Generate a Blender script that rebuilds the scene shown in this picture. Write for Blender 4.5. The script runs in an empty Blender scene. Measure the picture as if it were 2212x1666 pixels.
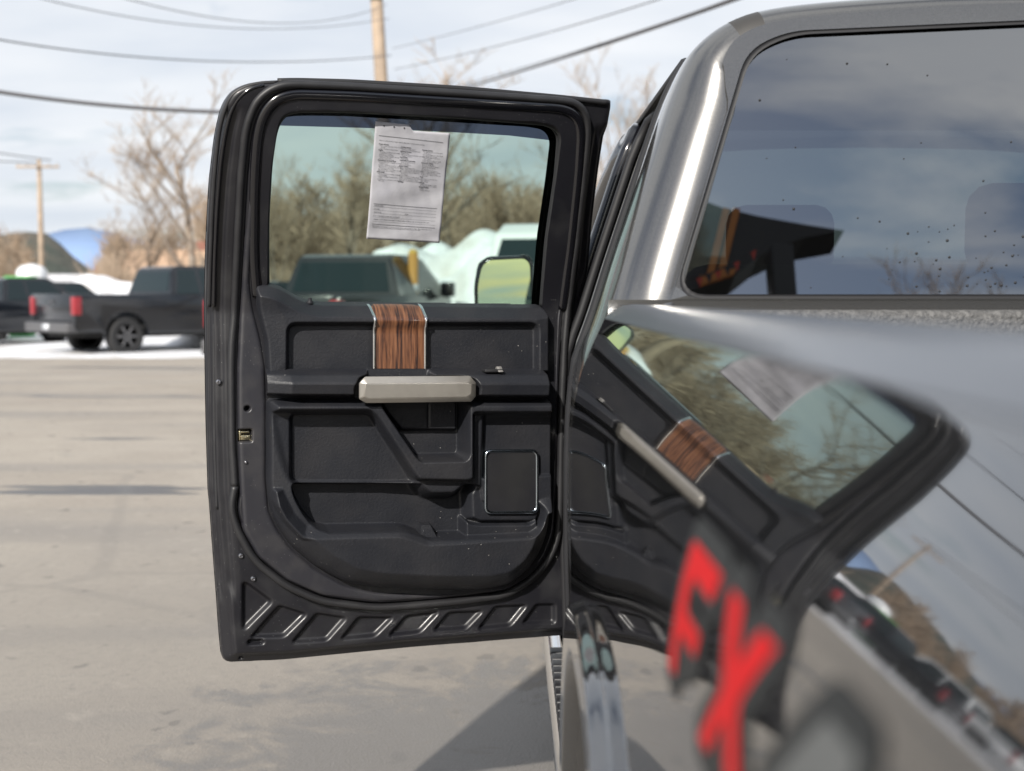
import bpy, bmesh, math, random
import numpy as np
from mathutils import Vector, Matrix
R = math.radians
S = bpy.context.scene
COL = S.collection
random.seed(4)
rng = np.random.default_rng(7)

# ------------------------------------------------------------------ camera, sky, sun
F, CX, CY, HZ = 2700.0, 1106.0, 833.0, 640.0      # focal length and centre in photo units, horizon row
EYE = 1.42
PITCH = math.atan((CY - HZ) / F)
cam_d = bpy.data.cameras.new('camera'); cam = bpy.data.objects.new('camera', cam_d); COL.objects.link(cam)
cam.location = (0, 0, EYE); cam.rotation_euler = (math.pi/2 - PITCH, 0, 0)
cam_d.sensor_width = 36.0; cam_d.lens = 36.0 * F / 2212.0
cam_d.clip_start = 0.02; cam_d.clip_end = 12000
cam_d.dof.use_dof = True; cam_d.dof.focus_distance = 2.62
cam_d.dof.aperture_fstop = (cam_d.lens/1000.0) / 0.0122
S.camera = cam

SUN_AZ, SUN_EL = R(202), R(33)     # compass-like: direction towards the sun, from +Y turning to +X
sdir = Vector((math.sin(SUN_AZ)*math.cos(SUN_EL), math.cos(SUN_AZ)*math.cos(SUN_EL), math.sin(SUN_EL)))
sd = bpy.data.lights.new('sun', 'SUN'); sun = bpy.data.objects.new('sun', sd); COL.objects.link(sun)
sd.energy = 5.0; sd.angle = R(1.0); sd.color = (1.0, 0.95, 0.87)
sun.rotation_euler = (-sdir).to_track_quat('-Z', 'Y').to_euler()

W = bpy.data.worlds.new('World'); S.world = W; W.use_nodes = True
nt = W.node_tree; nt.nodes.clear()
def N(t, ty, **k):
    n = t.nodes.new(ty)
    for a, b in k.items():
        if a.startswith('i_'): n.inputs[a[2:].replace('_', ' ')].default_value = b
        else: setattr(n, a, b)
    return n
sky = N(nt, 'ShaderNodeTexSky', sky_type='NISHITA', sun_disc=False, sun_elevation=SUN_EL, sun_rotation=SUN_AZ)
sky.air_density = 1.0; sky.dust_density = 1.2; sky.ozone_density = 1.6
tc = N(nt, 'ShaderNodeTexCoord')
sep = N(nt, 'ShaderNodeSeparateXYZ'); nt.links.new(tc.outputs['Generated'], sep.inputs[0])
# cloud layer seen as a flat deck: direction divided by its height
zz = N(nt, 'ShaderNodeMath', operation='MAXIMUM'); nt.links.new(sep.outputs[2], zz.inputs[0]); zz.inputs[1].default_value = 0.0
za = N(nt, 'ShaderNodeMath', operation='ADD'); nt.links.new(zz.outputs[0], za.inputs[0]); za.inputs[1].default_value = 0.20
dx = N(nt, 'ShaderNodeMath', operation='DIVIDE'); nt.links.new(sep.outputs[0], dx.inputs[0]); nt.links.new(za.outputs[0], dx.inputs[1])
dy = N(nt, 'ShaderNodeMath', operation='DIVIDE'); nt.links.new(sep.outputs[1], dy.inputs[0]); nt.links.new(za.outputs[0], dy.inputs[1])
cb = N(nt, 'ShaderNodeCombineXYZ'); nt.links.new(dx.outputs[0], cb.inputs[0]); nt.links.new(dy.outputs[0], cb.inputs[1])
mp = N(nt, 'ShaderNodeMapping'); mp.inputs['Scale'].default_value = (0.55, 1.0, 1); mp.inputs['Rotation'].default_value = (0, 0, 0.25); nt.links.new(cb.outputs[0], mp.inputs[0])
n1 = N(nt, 'ShaderNodeTexNoise'); n1.inputs['Scale'].default_value = 2.5; n1.inputs['Detail'].default_value = 9; n1.inputs['Roughness'].default_value = 0.56; n1.inputs['Distortion'].default_value = 0.35
nt.links.new(mp.outputs[0], n1.inputs[0])
cr = N(nt, 'ShaderNodeValToRGB'); cr.color_ramp.elements[0].position = 0.41; cr.color_ramp.elements[0].color = (0.0,)*3 + (1,); cr.color_ramp.elements[1].position = 0.55; cr.color_ramp.elements[1].color = (0.93,)*3 + (1,)
# cover thins out behind the photographer, where the rear window mirrors blue gaps
cvr = N(nt, 'ShaderNodeMath', operation='MULTIPLY_ADD'); nt.links.new(sep.outputs[1], cvr.inputs[0]); cvr.inputs[1].default_value = 0.10; nt.links.new(n1.outputs[0], cvr.inputs[2])
cv2 = N(nt, 'ShaderNodeMath', operation='ADD'); nt.links.new(cvr.outputs[0], cv2.inputs[0]); cv2.inputs[1].default_value = 0.035; nt.links.new(cv2.outputs[0], cr.inputs[0])
n2 = N(nt, 'ShaderNodeTexNoise'); n2.inputs['Scale'].default_value = 2.3; n2.inputs['Detail'].default_value = 6; nt.links.new(mp.outputs[0], n2.inputs[0])
cc = N(nt, 'ShaderNodeValToRGB'); cc.color_ramp.elements[0].position = 0.3; cc.color_ramp.elements[0].color = (6.7, 7.3, 8.2, 1); cc.color_ramp.elements[1].position = 0.65; cc.color_ramp.elements[1].color = (9.2, 9.4, 9.7, 1)
nt.links.new(n2.outputs[0], cc.inputs[0])
mx = N(nt, 'ShaderNodeMix', data_type='RGBA'); nt.links.new(cr.outputs[0], mx.inputs[0]); nt.links.new(sky.outputs[0], mx.inputs[6]); nt.links.new(cc.outputs[0], mx.inputs[7])
bg = N(nt, 'ShaderNodeBackground'); bg.inputs[1].default_value = 0.084; nt.links.new(mx.outputs[2], bg.inputs[0])
wo = N(nt, 'ShaderNodeOutputWorld'); nt.links.new(bg.outputs[0], wo.inputs[0])
S.view_settings.view_transform = 'Standard'; S.view_settings.look = 'None'; S.view_settings.exposure = 0.34; S.view_settings.gamma = 1.0
S.view_settings.use_curve_mapping = False
S.cycles.max_bounces = 8; S.cycles.transparent_max_bounces = 12; S.cycles.caustics_reflective = False; S.cycles.caustics_refractive = False

# ------------------------------------------------------------------ materials
def mat(name, col=(0.5,)*3, rough=0.5, metal=0.0, coat=0.0, spec=None, vary=None, bump=None, rvar=0.0, coat_rough=0.02, coords='Object'):
    m = bpy.data.materials.new(name); m.use_nodes = True; t = m.node_tree; b = t.nodes['Principled BSDF']
    b.inputs['Base Color'].default_value = (*col, 1); b.inputs['Roughness'].default_value = rough; b.inputs['Metallic'].default_value = metal
    b.inputs['Coat Weight'].default_value = coat; b.inputs['Coat Roughness'].default_value = coat_rough
    if spec is not None: b.inputs['Specular IOR Level'].default_value = spec
    g = N(t, 'ShaderNodeTexCoord')
    if vary:      # (second colour, scale, low, high)
        n = N(t, 'ShaderNodeTexNoise'); n.inputs['Scale'].default_value = vary[1]; n.inputs['Detail'].default_value = 7; t.links.new(g.outputs[coords], n.inputs[0])
        r = N(t, 'ShaderNodeMapRange'); r.inputs[1].default_value = vary[2]; r.inputs[2].default_value = vary[3]; t.links.new(n.outputs[0], r.inputs[0])
        x = N(t, 'ShaderNodeMix', data_type='RGBA'); x.inputs[6].default_value = (*col, 1); x.inputs[7].default_value = (*vary[0], 1)
        t.links.new(r.outputs[0], x.inputs[0]); t.links.new(x.outputs[2], b.inputs['Base Color'])
    if rvar:
        n = N(t, 'ShaderNodeTexNoise'); n.inputs['Scale'].default_value = 14; n.inputs['Detail'].default_value = 5; t.links.new(g.outputs[coords], n.inputs[0])
        r = N(t, 'ShaderNodeMapRange'); r.inputs[1].default_value = .3; r.inputs[2].default_value = .7; r.inputs[3].default_value = rough-rvar; r.inputs[4].default_value = rough+rvar
        t.links.new(n.outputs[0], r.inputs[0]); t.links.new(r.outputs[0], b.inputs['Roughness'])
    if bump:      # (scale, strength, distance)
        n = N(t, 'ShaderNodeTexNoise'); n.inputs['Scale'].default_value = bump[0]; n.inputs['Detail'].default_value = 4; t.links.new(g.outputs[coords], n.inputs[0])
        bb = N(t, 'ShaderNodeBump'); bb.inputs['Strength'].default_value = bump[1]; bb.inputs['Distance'].default_value = bump[2]
        t.links.new(n.outputs[0], bb.inputs['Height']); t.links.new(bb.outputs[0], b.inputs['Normal'])
    return m
def specks(m, col=(0.45,0.43,0.4), scale=90, thr=0.06, dens=0.5):
    """small pale dust specks over the base colour"""
    t = m.node_tree; b = t.nodes['Principled BSDF']; g = N(t, 'ShaderNodeTexCoord')
    v = N(t, 'ShaderNodeTexVoronoi'); v.inputs['Scale'].default_value = scale; t.links.new(g.outputs['Object'], v.inputs[0])
    c = N(t, 'ShaderNodeMath', operation='LESS_THAN'); c.inputs[1].default_value = thr; t.links.new(v.outputs['Distance'], c.inputs[0])
    n = N(t, 'ShaderNodeTexNoise'); n.inputs['Scale'].default_value = 5; t.links.new(g.outputs['Object'], n.inputs[0])
    q = N(t, 'ShaderNodeMath', operation='GREATER_THAN'); q.inputs[1].default_value = dens; t.links.new(n.outputs[0], q.inputs[0])
    k = N(t, 'ShaderNodeMath', operation='MULTIPLY'); t.links.new(c.outputs[0], k.inputs[0]); t.links.new(q.outputs[0], k.inputs[1])
    x = N(t, 'ShaderNodeMix', data_type='RGBA'); x.inputs[7].default_value = (*col, 1)
    old = b.inputs['Base Color']
    if old.links: t.links.new(old.links[0].from_socket, x.inputs[6])
    else: x.inputs[6].default_value = old.default_value
    t.links.new(k.outputs[0], x.inputs[0]); t.links.new(x.outputs[2], b.inputs['Base Color'])
    return m
def glass(name, tint, ior=1.5, extra=0.0):
    m = bpy.data.materials.new(name); m.use_nodes = True; t = m.node_tree; t.nodes.clear()
    o = N(t, 'ShaderNodeOutputMaterial'); tr = N(t, 'ShaderNodeBsdfTransparent'); tr.inputs[0].default_value = (*tint, 1)
    gl = N(t, 'ShaderNodeBsdfGlossy'); gl.inputs['Roughness'].default_value = 0.0
    fr = N(t, 'ShaderNodeFresnel'); fr.inputs[0].default_value = ior
    geo = N(t, 'ShaderNodeNewGeometry')
    # same reflectance from either side of the pane
    ms = N(t, 'ShaderNodeMixShader')
    ad = N(t, 'ShaderNodeMath', operation='ADD'); ad.inputs[1].default_value = extra
    lw = N(t, 'ShaderNodeLayerWeight'); lw.inputs[0].default_value = 0.12
    t.links.new(lw.outputs['Fresnel'], ad.inputs[0]); t.links.new(ad.outputs[0], ms.inputs[0])
    t.links.new(tr.outputs[0], ms.inputs[1]); t.links.new(gl.outputs[0], ms.inputs[2]); t.links.new(ms.outputs[0], o.inputs[0])
    return m
M = {}
M['plastic'] = specks(mat('black_grained_plastic', (0.014,0.015,0.019), 0.47, spec=.36, vary=((0.022,0.022,0.025), 9, .42, .7), bump=(170, .45, .0016), rvar=.08), scale=60, thr=.05, dens=.56)
M['plastic2'] = specks(mat('black_smooth_plastic', (0.013,0.013,0.016), 0.50, spec=.3, vary=((0.019,0.019,0.020), 9, .42, .7), bump=(500, .2, .0006), rvar=.08), scale=50, thr=.045, dens=.5)
M['jamb'] = specks(mat('dusty_charcoal_jamb', (0.020,0.020,0.025), 0.42, coat=.10, vary=((0.034,0.033,0.036), 22, .45, .75), bump=(300, .15, .0006), coat_rough=.2), col=(.2,.2,.2), scale=120, thr=.07, dens=.52)
M['shell'] = specks(mat('dark_grey_door_shell', (0.009,0.009,0.012), 0.42, coat=.08, vary=((0.026,0.026,0.028), 12, .5, .8), rvar=.06, coat_rough=.12), col=(.22,.22,.22), scale=120, thr=.07, dens=.52)
M['gloss'] = mat('gloss_black_frame', (0.006,0.006,0.008), 0.18, coat=.7, coat_rough=.08)
M['rubber'] = mat('black_rubber', (0.014,0.014,0.016), 0.50, vary=((0.022,0.022,0.024), 18, .45, .7))
M['rubber2'] = mat('matte_black_rubber', (0.010,0.010,0.012), 0.62)
M['chrome'] = mat('chrome', (0.78,0.79,0.80), 0.10, metal=1.0)
M['smoked'] = mat('smoked_chrome', (0.42,0.47,0.52), 0.20, metal=1.0)
M['brass'] = mat('zinc_latch', (0.62,0.55,0.36), 0.25, metal=1.0)
M['satin'] = specks(mat('satin_nickel_paint', (0.43,0.405,0.365), 0.38, metal=.75, vary=((0.38,0.355,0.32), 30, .4, .7)), col=(.3,.28,.25), scale=40, thr=.04)
M['steel'] = mat('screw_steel', (0.30,0.30,0.32), 0.3, metal=1.0)
M['trimgrey'] = mat('grey_textured_trim', (0.13,0.125,0.12), 0.75, vary=((0.22,0.21,0.2), 260, .45, .6), bump=(240, .6, .002))
M['liner'] = mat('pebbled_bulkhead_plastic', (0.075,0.074,0.073), 0.55, vary=((0.13,0.128,0.125), 120, .45, .65), bump=(150, 1.0, .006))
M['gun'] = mat('magnetic_grey_paint', (0.165,0.17,0.18), 0.035, metal=.93, coat=.7, vary=((0.178,0.183,0.193), 500, .4, .6), coat_rough=.01)
M['rail'] = mat('blue_grey_rail_paint', (0.125,0.135,0.155), 0.34, metal=.6, coat=.4, coat_rough=.15)
M['seamband'] = mat('dark_grey_ditch_molding', (0.035,0.033,0.031), 0.5)
M['pillar'] = mat('silver_grey_paint', (0.15,0.148,0.144), 0.20, metal=.8, coat=1.0, vary=((0.18,0.177,0.172), 500, .4, .6), coat_rough=.03)
M['well'] = mat('wheel_well_black', (0.006,0.006,0.006), 0.8)
M['tyre'] = mat('tyre_rubber', (0.018,0.018,0.019), 0.75, bump=(80,.3,.003))
M['interior'] = mat('dark_cloth', (0.035,0.034,0.036), 0.85, bump=(200,.3,.002))
M['headliner'] = mat('light_headliner', (0.36,0.35,0.33), 0.9)
M['red'] = mat('red_decal_film', (0.55,0.003,0.006), 0.55, spec=.25)
M['decal'] = mat('charcoal_decal_film', (0.022,0.024,0.025), 0.6, spec=.3)
M['decal2'] = mat('grey_decal_film', (0.115,0.12,0.12), 0.6, spec=.3)
M['glass'] = glass('green_privacy_glass', (0.50,0.62,0.56), extra=0.02)
M['rglass'] = glass('dark_rear_glass', (0.12,0.145,0.14), extra=0.36)
M['visor'] = glass('smoked_visor', (0.13,0.13,0.20), extra=0.02)
M['fglass'] = glass('front_side_glass', (0.55,0.62,0.6), extra=0.03)
M['mirror'] = mat('mirror_glass', (0.60,0.72,0.60), 0.02, metal=1.0)
M['ink'] = mat('black_ink', (0.03,0.03,0.035), 0.7)

# wood film
def wood():
    m = bpy.data.materials.new('striped_wood_film'); m.use_nodes = True; t = m.node_tree; b = t.nodes['Principled BSDF']
    g = N(t, 'ShaderNodeTexCoord'); mp = N(t, 'ShaderNodeMapping'); mp.inputs['Scale'].default_value = (1, .05, .045); t.links.new(g.outputs['Object'], mp.inputs[0])
    n = N(t, 'ShaderNodeTexNoise'); n.inputs['Scale'].default_value = 210; n.inputs['Detail'].default_value = 4; n.inputs['Distortion'].default_value = .35; t.links.new(mp.outputs[0], n.inputs[0])
    mp2 = N(t, 'ShaderNodeMapping'); mp2.inputs['Scale'].default_value = (1, .1, .12); t.links.new(g.outputs['Object'], mp2.inputs[0])
    w = N(t, 'ShaderNodeTexNoise'); w.inputs['Scale'].default_value = 62; w.inputs['Detail'].default_value = 3; w.inputs['Distortion'].default_value = 1.6
    t.links.new(mp2.outputs[0], w.inputs[0])
    a = N(t, 'ShaderNodeMath', operation='MULTIPLY'); t.links.new(n.outputs[0], a.inputs[0]); a.inputs[1].default_value = .62
    c = N(t, 'ShaderNodeMath', operation='MULTIPLY_ADD'); t.links.new(w.outputs[0], c.inputs[0]); c.inputs[1].default_value = .40; t.links.new(a.outputs[0], c.inputs[2])
    r = N(t, 'ShaderNodeValToRGB'); e = r.color_ramp.elements; e[0].position = .40; e[0].color = (.020,.010,.009,1); e[1].position = .66; e[1].color = (.23,.105,.052,1)
    k = r.color_ramp.elements.new(.47); k.color = (.085,.034,.018,1); k = r.color_ramp.elements.new(.55); k.color = (.15,.064,.032,1)
    t.links.new(c.outputs[0], r.inputs[0]); t.links.new(r.outputs[0], b.inputs['Base Color']); b.inputs['Roughness'].default_value = .38; b.inputs['Coat Weight'].default_value = .35; b.inputs['Coat Roughness'].default_value = .15
    return m
M['wood'] = wood()

# ------------------------------------------------------------------ object helpers
def tag(o, label=None, cat=None, group=None, kind=None):
    if label: o['label'] = label
    if cat: o['category'] = cat
    if group: o['group'] = group
    if kind: o['kind'] = kind
    return o
def empty(name, loc, rz=0, parent=None):
    o = bpy.data.objects.new(name, None); COL.objects.link(o); o.location = loc; o.rotation_euler = (0, 0, rz); o.empty_display_size = .2
    if parent: o.parent = parent
    return o
def mk(name, V, Fc, m, parent=None, smooth=True, loc=None, sharp=None):
    me = bpy.data.meshes.new(name)
    V = np.asarray(V, dtype=float)
    me.from_pydata([tuple(v) for v in V], [], [tuple(f) for f in Fc]); me.update()
    if smooth:
        me.polygons.foreach_set('use_smooth', [True]*len(me.polygons))
        if sharp: me.set_sharp_from_angle(angle=R(sharp))
    me.materials.append(m)
    o = bpy.data.objects.new(name, me); COL.objects.link(o)
    if parent: o.parent = parent
    if loc is not None: o.location = loc
    return o
def fromcurve(polys, depth, bevel=0.0, res=2):
    """flat plate from closed outlines (holes allowed) in the local XY plane, returns verts, faces"""
    cu = bpy.data.curves.new('tmp', 'CURVE'); cu.dimensions = '2D'; cu.fill_mode = 'BOTH'; cu.extrude = depth/2; cu.bevel_depth = bevel; cu.bevel_resolution = res
    if bevel: cu.offset = -bevel
    for p in polys:
        s = cu.splines.new('POLY'); s.points.add(len(p)-1)
        for i, q in enumerate(p): s.points[i].co = (q[0], q[1], 0, 1)
        s.use_cyclic_u = True
    o = bpy.data.objects.new('tmp', cu); COL.objects.link(o)
    dg = bpy.context.evaluated_depsgraph_get(); me = bpy.data.meshes.new_from_object(o.evaluated_get(dg))
    V = np.array([v.co[:] for v in me.vertices]); Fc = [tuple(p.vertices) for p in me.polygons]
    bpy.data.objects.remove(o); bpy.data.curves.remove(cu); bpy.data.meshes.remove(me)
    return V, Fc
def fromtext(body, size=1.0, align='LEFT', offset=0.0, shear=0.0, extrude=0.0, bevel=0.0, res=2, spacing=1.0, width=0.0, line=1.0):
    cu = bpy.data.curves.new('tmp', 'FONT'); cu.body = body; cu.size = size; cu.align_x = align; cu.offset = offset; cu.shear = shear; cu.extrude = extrude; cu.resolution_u = res; cu.space_character = spacing; cu.space_line = line
    if width: cu.text_boxes[0].width = width
    o = bpy.data.objects.new('tmp', cu); COL.objects.link(o)
    dg = bpy.context.evaluated_depsgraph_get(); me = bpy.data.meshes.new_from_object(o.evaluated_get(dg))
    V = np.array([v.co[:] for v in me.vertices]).reshape(-1, 3); Fc = [tuple(p.vertices) for p in me.polygons]
    bpy.data.objects.remove(o); bpy.data.curves.remove(cu); bpy.data.meshes.remove(me)
    return V, Fc
def rnd(pts, r, n=5, closed=True):
    """round the corners of an outline"""
    pts = [np.array(p, float) for p in pts]; out = []; L = len(pts)
    for i, p in enumerate(pts):
        if not closed and i in (0, L-1): out.append(p); continue
        a = pts[i-1]; b = pts[(i+1) % L]; da = a-p; db = b-p; la = np.linalg.norm(da); lb = np.linalg.norm(db)
        q = min(r, la*.48, lb*.48); s = p+da/la*q; e = p+db/lb*q
        for k in range(n+1):
            t = k/n; out.append((1-t)**2*s+2*t*(1-t)*p+t*t*e)
    return np.array(out)
def tube(path, r, n=10, closed=False, flat=1.0):
    P = np.array(path, float); L = len(P); V = []; Fc = []
    rr = np.full(L, r) if np.isscalar(r) else np.array(r)
    T = np.zeros_like(P)
    for i in range(L):
        a = P[(i-1) % L] if (closed or i > 0) else P[i]; b = P[(i+1) % L] if (closed or i < L-1) else P[i]
        d = b-a; T[i] = d/(np.linalg.norm(d)+1e-12)
    up = np.array([0, 0, 1.0]) if abs(T[0][2]) < .9 else np.array([0, 1.0, 0])
    a = np.cross(T[0], up); a /= np.linalg.norm(a)
    for i in range(L):
        a = a-T[i]*np.dot(a, T[i]); a /= np.linalg.norm(a)+1e-12; b = np.cross(T[i], a)
        for k in range(n):
            th = 2*math.pi*k/n; V.append(P[i]+rr[i]*(math.cos(th)*a+flat*math.sin(th)*b))
    m = L if closed else L-1
    for i in range(m):
        j = (i+1) % L
        for k in range(n): Fc.append((i*n+k, i*n+(k+1) % n, j*n+(k+1) % n, j*n+k))
    if not closed: Fc.append(tuple(range(n))[::-1]); Fc.append(tuple((L-1)*n+k for k in range(n)))
    return V, Fc
def fastsegs(A, B, ra, rb):
    A = np.array(A, float); B = np.array(B, float); ra = np.array(ra)[:, None]; rb = np.array(rb)[:, None]; n = len(A)
    d = B-A; d /= np.linalg.norm(d, axis=1, keepdims=True)+1e-9; up = np.where(np.abs(d[:, 2:3]) > .9, np.array([[1., 0, 0]]), np.array([[0, 0, 1.]]))
    u = np.cross(d, up); u /= np.linalg.norm(u, axis=1, keepdims=True)+1e-9; w = np.cross(d, u); V = []
    for P_, r_ in ((A, ra), (B, rb)):
        for k in range(3): t = 2.0944*k; V.append(P_+r_*(math.cos(t)*u+math.sin(t)*w))
    V = np.stack(V, 1).reshape(-1, 3); o = (np.arange(n)*6)[:, None]
    Fc = np.concatenate([o+np.array([[k, (k+1) % 3, 3+(k+1) % 3, 3+k]]) for k in range(3)], 0)
    return V, Fc
def mkfast(name, V, Fc, m):
    me = bpy.data.meshes.new(name); me.vertices.add(len(V)); me.vertices.foreach_set('co', V.reshape(-1)); me.loops.add(Fc.size); me.loops.foreach_set('vertex_index', Fc.reshape(-1)); me.polygons.add(len(Fc)); me.polygons.foreach_set('loop_start', np.arange(len(Fc))*4)
    me.update(calc_edges=True); me.materials.append(m); o = bpy.data.objects.new(name, me); COL.objects.link(o); return o
class MB:
    def __init__(s): s.V = []; s.F = []
    def add(s, vf):
        o = len(s.V); s.V += [tuple(v) for v in vf[0]]; s.F += [tuple(i+o for i in f) for f in vf[1]]; return s
    def out(s, name, m, parent=None, **k): return mk(name, s.V, s.F, m, parent, **k)
def box(x0, x1, y0, y1, z0, z1, bev=0.0, seg=2):
    bm = bmesh.new(); bmesh.ops.create_cube(bm, size=1)
    for v in bm.verts: v.co = ((x0+x1)/2+v.co.x*(x1-x0), (y0+y1)/2+v.co.y*(y1-y0), (z0+z1)/2+v.co.z*(z1-z0))
    if bev: bmesh.ops.bevel(bm, geom=bm.edges[:], offset=bev, segments=seg, affect='EDGES', profile=.5)
    V = [v.co[:] for v in bm.verts]; bm.verts.index_update(); Fc = [[v.index for v in f.verts] for f in bm.faces]; bm.free()
    return V, Fc
def prism(poly, a0, a1, axis='x', bev=0.0, seg=2):
    """outline in the plane across the axis, extruded along it"""
    bm = bmesh.new(); L = []
    for a in (a0, a1):
        L.append([bm.verts.new({'x': (a, p[0], p[1]), 'y': (p[0], a, p[1]), 'z': (p[0], p[1], a)}[axis]) for p in poly])
    bm.faces.new(L[0]); bm.faces.new(L[1][::-1]); n = len(poly)
    for i in range(n): bm.faces.new((L[0][i], L[1][i], L[1][(i+1) % n], L[0][(i+1) % n]))
    bmesh.ops.recalc_face_normals(bm, faces=bm.faces)
    if bev: bmesh.ops.bevel(bm, geom=bm.edges[:], offset=bev, segments=seg, affect='EDGES', profile=.5)
    bm.verts.index_update(); V = [v.co[:] for v in bm.verts]; Fc = [[v.index for v in f.verts] for f in bm.faces]; bm.free()
    return V, Fc
def lathe(prof, n=24, axis='x'):
    V = []; Fc = []; L = len(prof)
    for (a, r) in prof:
        for k in range(n):
            th = 2*math.pi*k/n; c, s = r*math.cos(th), r*math.sin(th)
            V.append({'x': (a, c, s), 'z': (c, s, a), 'y': (c, a, s)}[axis])
    for i in range(L-1):
        for k in range(n): Fc.append((i*n+k, i*n+(k+1) % n, (i+1)*n+(k+1) % n, (i+1)*n+k))
    Fc.append(tuple(range(n))); Fc.append(tuple((L-1)*n+k for k in range(n)))
    return V, Fc
def xf(vf, Mx): return [tuple(Mx @ Vector(v)) for v in vf[0]], vf[1]
def ray(px, py):
    x = (px-CX)/F; y = (CY-py)/F
    return np.array([x, math.cos(PITCH)+y*math.sin(PITCH), y*math.cos(PITCH)-math.sin(PITCH)])
def at(px, py, Y):
    """the world point that a photo position has at distance Y"""
    d = ray(px, py); t = Y/d[1]; return (d[0]*t, Y, EYE+d[2]*t)
def copy_tree(o, parent=None):
    c = o.copy(); COL.objects.link(c); c.parent = parent
    for ch in list(o.children): copy_tree(ch, c)
    return c
def sd_poly(X, Y, pts):
    """signed distance to an outline, negative inside"""
    d = np.full(X.shape, 1e9); ins = np.zeros(X.shape, bool); n = len(pts)
    for i in range(n):
        ax, ay = pts[i]; bx, by = pts[(i+1) % n]; ex, ey = bx-ax, by-ay; l = ex*ex+ey*ey+1e-18
        wx, wy = X-ax, Y-ay; t = np.clip((wx*ex+wy*ey)/l, 0, 1)
        d = np.minimum(d, (wx-ex*t)**2+(wy-ey*t)**2)
        c = ((ay <= Y) & (by > Y)) | ((by <= Y) & (ay > Y))
        with np.errstate(divide='ignore', invalid='ignore'):
            xi = ax+(Y-ay)*ex/(ey if ey != 0 else 1e-18)
        ins ^= c & (X < xi)
    d = np.sqrt(d); return np.where(ins, -d, d)
def sm(t): t = np.clip(t, 0, 1); return t*t*(3-2*t)
def setin(h, s, H, w, lin=False):
    t = np.clip(.5-s/w, 0, 1); t = t if lin else sm(t); return h*(1-t)+H*t
def subdiv(vf, mx):
    bm = bmesh.new(); vs = [bm.verts.new(v) for v in vf[0]]
    for f in vf[1]:
        try: bm.faces.new([vs[i] for i in f])
        except ValueError: pass
    bmesh.ops.triangulate(bm, faces=bm.faces)
    for _ in range(5):
        e = [e for e in bm.edges if e.calc_length() > mx]
        if not e: break
        bmesh.ops.subdivide_edges(bm, edges=e, cuts=1, use_grid_fill=False); bmesh.ops.triangulate(bm, faces=[f for f in bm.faces if len(f.verts) > 3])
    bm.verts.index_update(); V = [v.co[:] for v in bm.verts]; Fc = [[v.index for v in f.verts] for f in bm.faces]; bm.free(); return V, Fc

# ------------------------------------------------------------------ the truck: shared outline of the body side
T = np.array([1.12, 2.5, 0.0])
truck = empty('pickup_truck', tuple(T))
tag(truck, 'dark metallic grey crew cab pickup in the foreground with its rear door swung open', 'pickup truck')
def tk(name, vf, m, parent=None, **k):
    V = np.array([tuple(v) for v in vf[0]], float)-T
    return mk(name, V, vf[1], m, parent or truck, **k)
def interp(tab, v):
    a = np.array(tab); return np.interp(v, a[:, 0], a[:, 1])
SIDE = [(-.95, .15), (-.85, .118), (-.5, .104), (-.3, .104), (-.2, .108), (-.12, .118), (-.04, .148), (.075, .1835), (.183, .219), (.326, .266), (.40, .298), (.44, .325), (.476, .375), (.50, .45), (.515, .58), (.528, .8), (.533, 1.12)]
def side_x(v): return interp(SIDE[:13], v)
def smooth_profile(tab, n=5):
    P = [np.array((b, a)) for a, b in tab]; out = []
    P = [2*P[0]-P[1]]+P+[2*P[-1]-P[-2]]
    for i in range(1, len(P)-2):
        for k in range(n):
            t = k/n; a, b, c, d = P[i-1:i+3]
            out.append(.5*((2*b)+(-a+c)*t+(2*a-5*b+4*c-d)*t*t+(-a+3*b-3*c+d)*t**3))
    out.append(P[-2]); return out
prof = smooth_profile(SIDE, 4)                      # (X, V) from the sill up and over to the middle
half = len(prof)
full = prof + [np.array((2*1.12-p[0], p[1])) for p in prof[-2::-1]]
def pnorm(pf):
    out = []
    for i in range(len(pf)):
        a = pf[max(i-1, 0)]; b = pf[min(i+1, len(pf)-1)]; d = b-a; d /= np.linalg.norm(d); out.append(np.array((d[1], -d[0])))   # towards the inside of the cab
    return out
NRM = pnorm(full)
YR = 2.08; RC = .095; LEANB = .20
def yback(v): return YR+LEANB*max(v, 0)**1.0
# hoop round the back of the cab: side panel, rounded corner, edge towards the window
def hoop(i0, i1, ycols, inset0=0.0, corner=True):
    V = []; Fc = []; cols = 0
    for i in range(i0, i1):
        p, n = full[i], NRM[i]; row = []; RC = float(np.interp(p[1], [.0, .36, .49], [.104, .098, .048]))
        yb = yback(p[1])
        for y in ycols: row.append((p[0]+n[0]*inset0, y if y > 5 else max(y, yb+RC), EYE+p[1]+n[1]*inset0))
        if corner:
            for k in range(1, 10):
                th = k/9*math.pi/2; s = RC*(1-math.cos(th)); row.append((p[0]+n[0]*s, yb+RC-RC*math.sin(th), EYE+p[1]+n[1]*s))
            row.append((p[0]+n[0]*(RC+.012), yb+.001, EYE+p[1]+n[1]*(RC+.012)))
            row.append((p[0]+n[0]*(RC+.014), yb+.012, EYE+p[1]+n[1]*(RC+.014)))
        cols = len(row); V += row
    for i in range(i1-i0-1):
        for k in range(cols-1): Fc.append((i*cols+k, i*cols+k+1, (i+1)*cols+k+1, (i+1)*cols+k))
    return V, Fc
YO = 2.36                                            # rear edge of the door opening
ib = next(i for i, p in enumerate(full) if p[1] > -.02)
im = next(i for i, p in enumerate(full) if p[1] > .474); im2 = next(i for i, p in enumerate(full) if p[0] > .415)
tk('quarter_panel', hoop(0, im+1, [YO, YO-.02, 2.28]), M['pillar'])
tk('roof_molding', hoop(im, im2+1, [YO, YO-.02, 2.28]), M['seamband'])
L = len(full)
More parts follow.
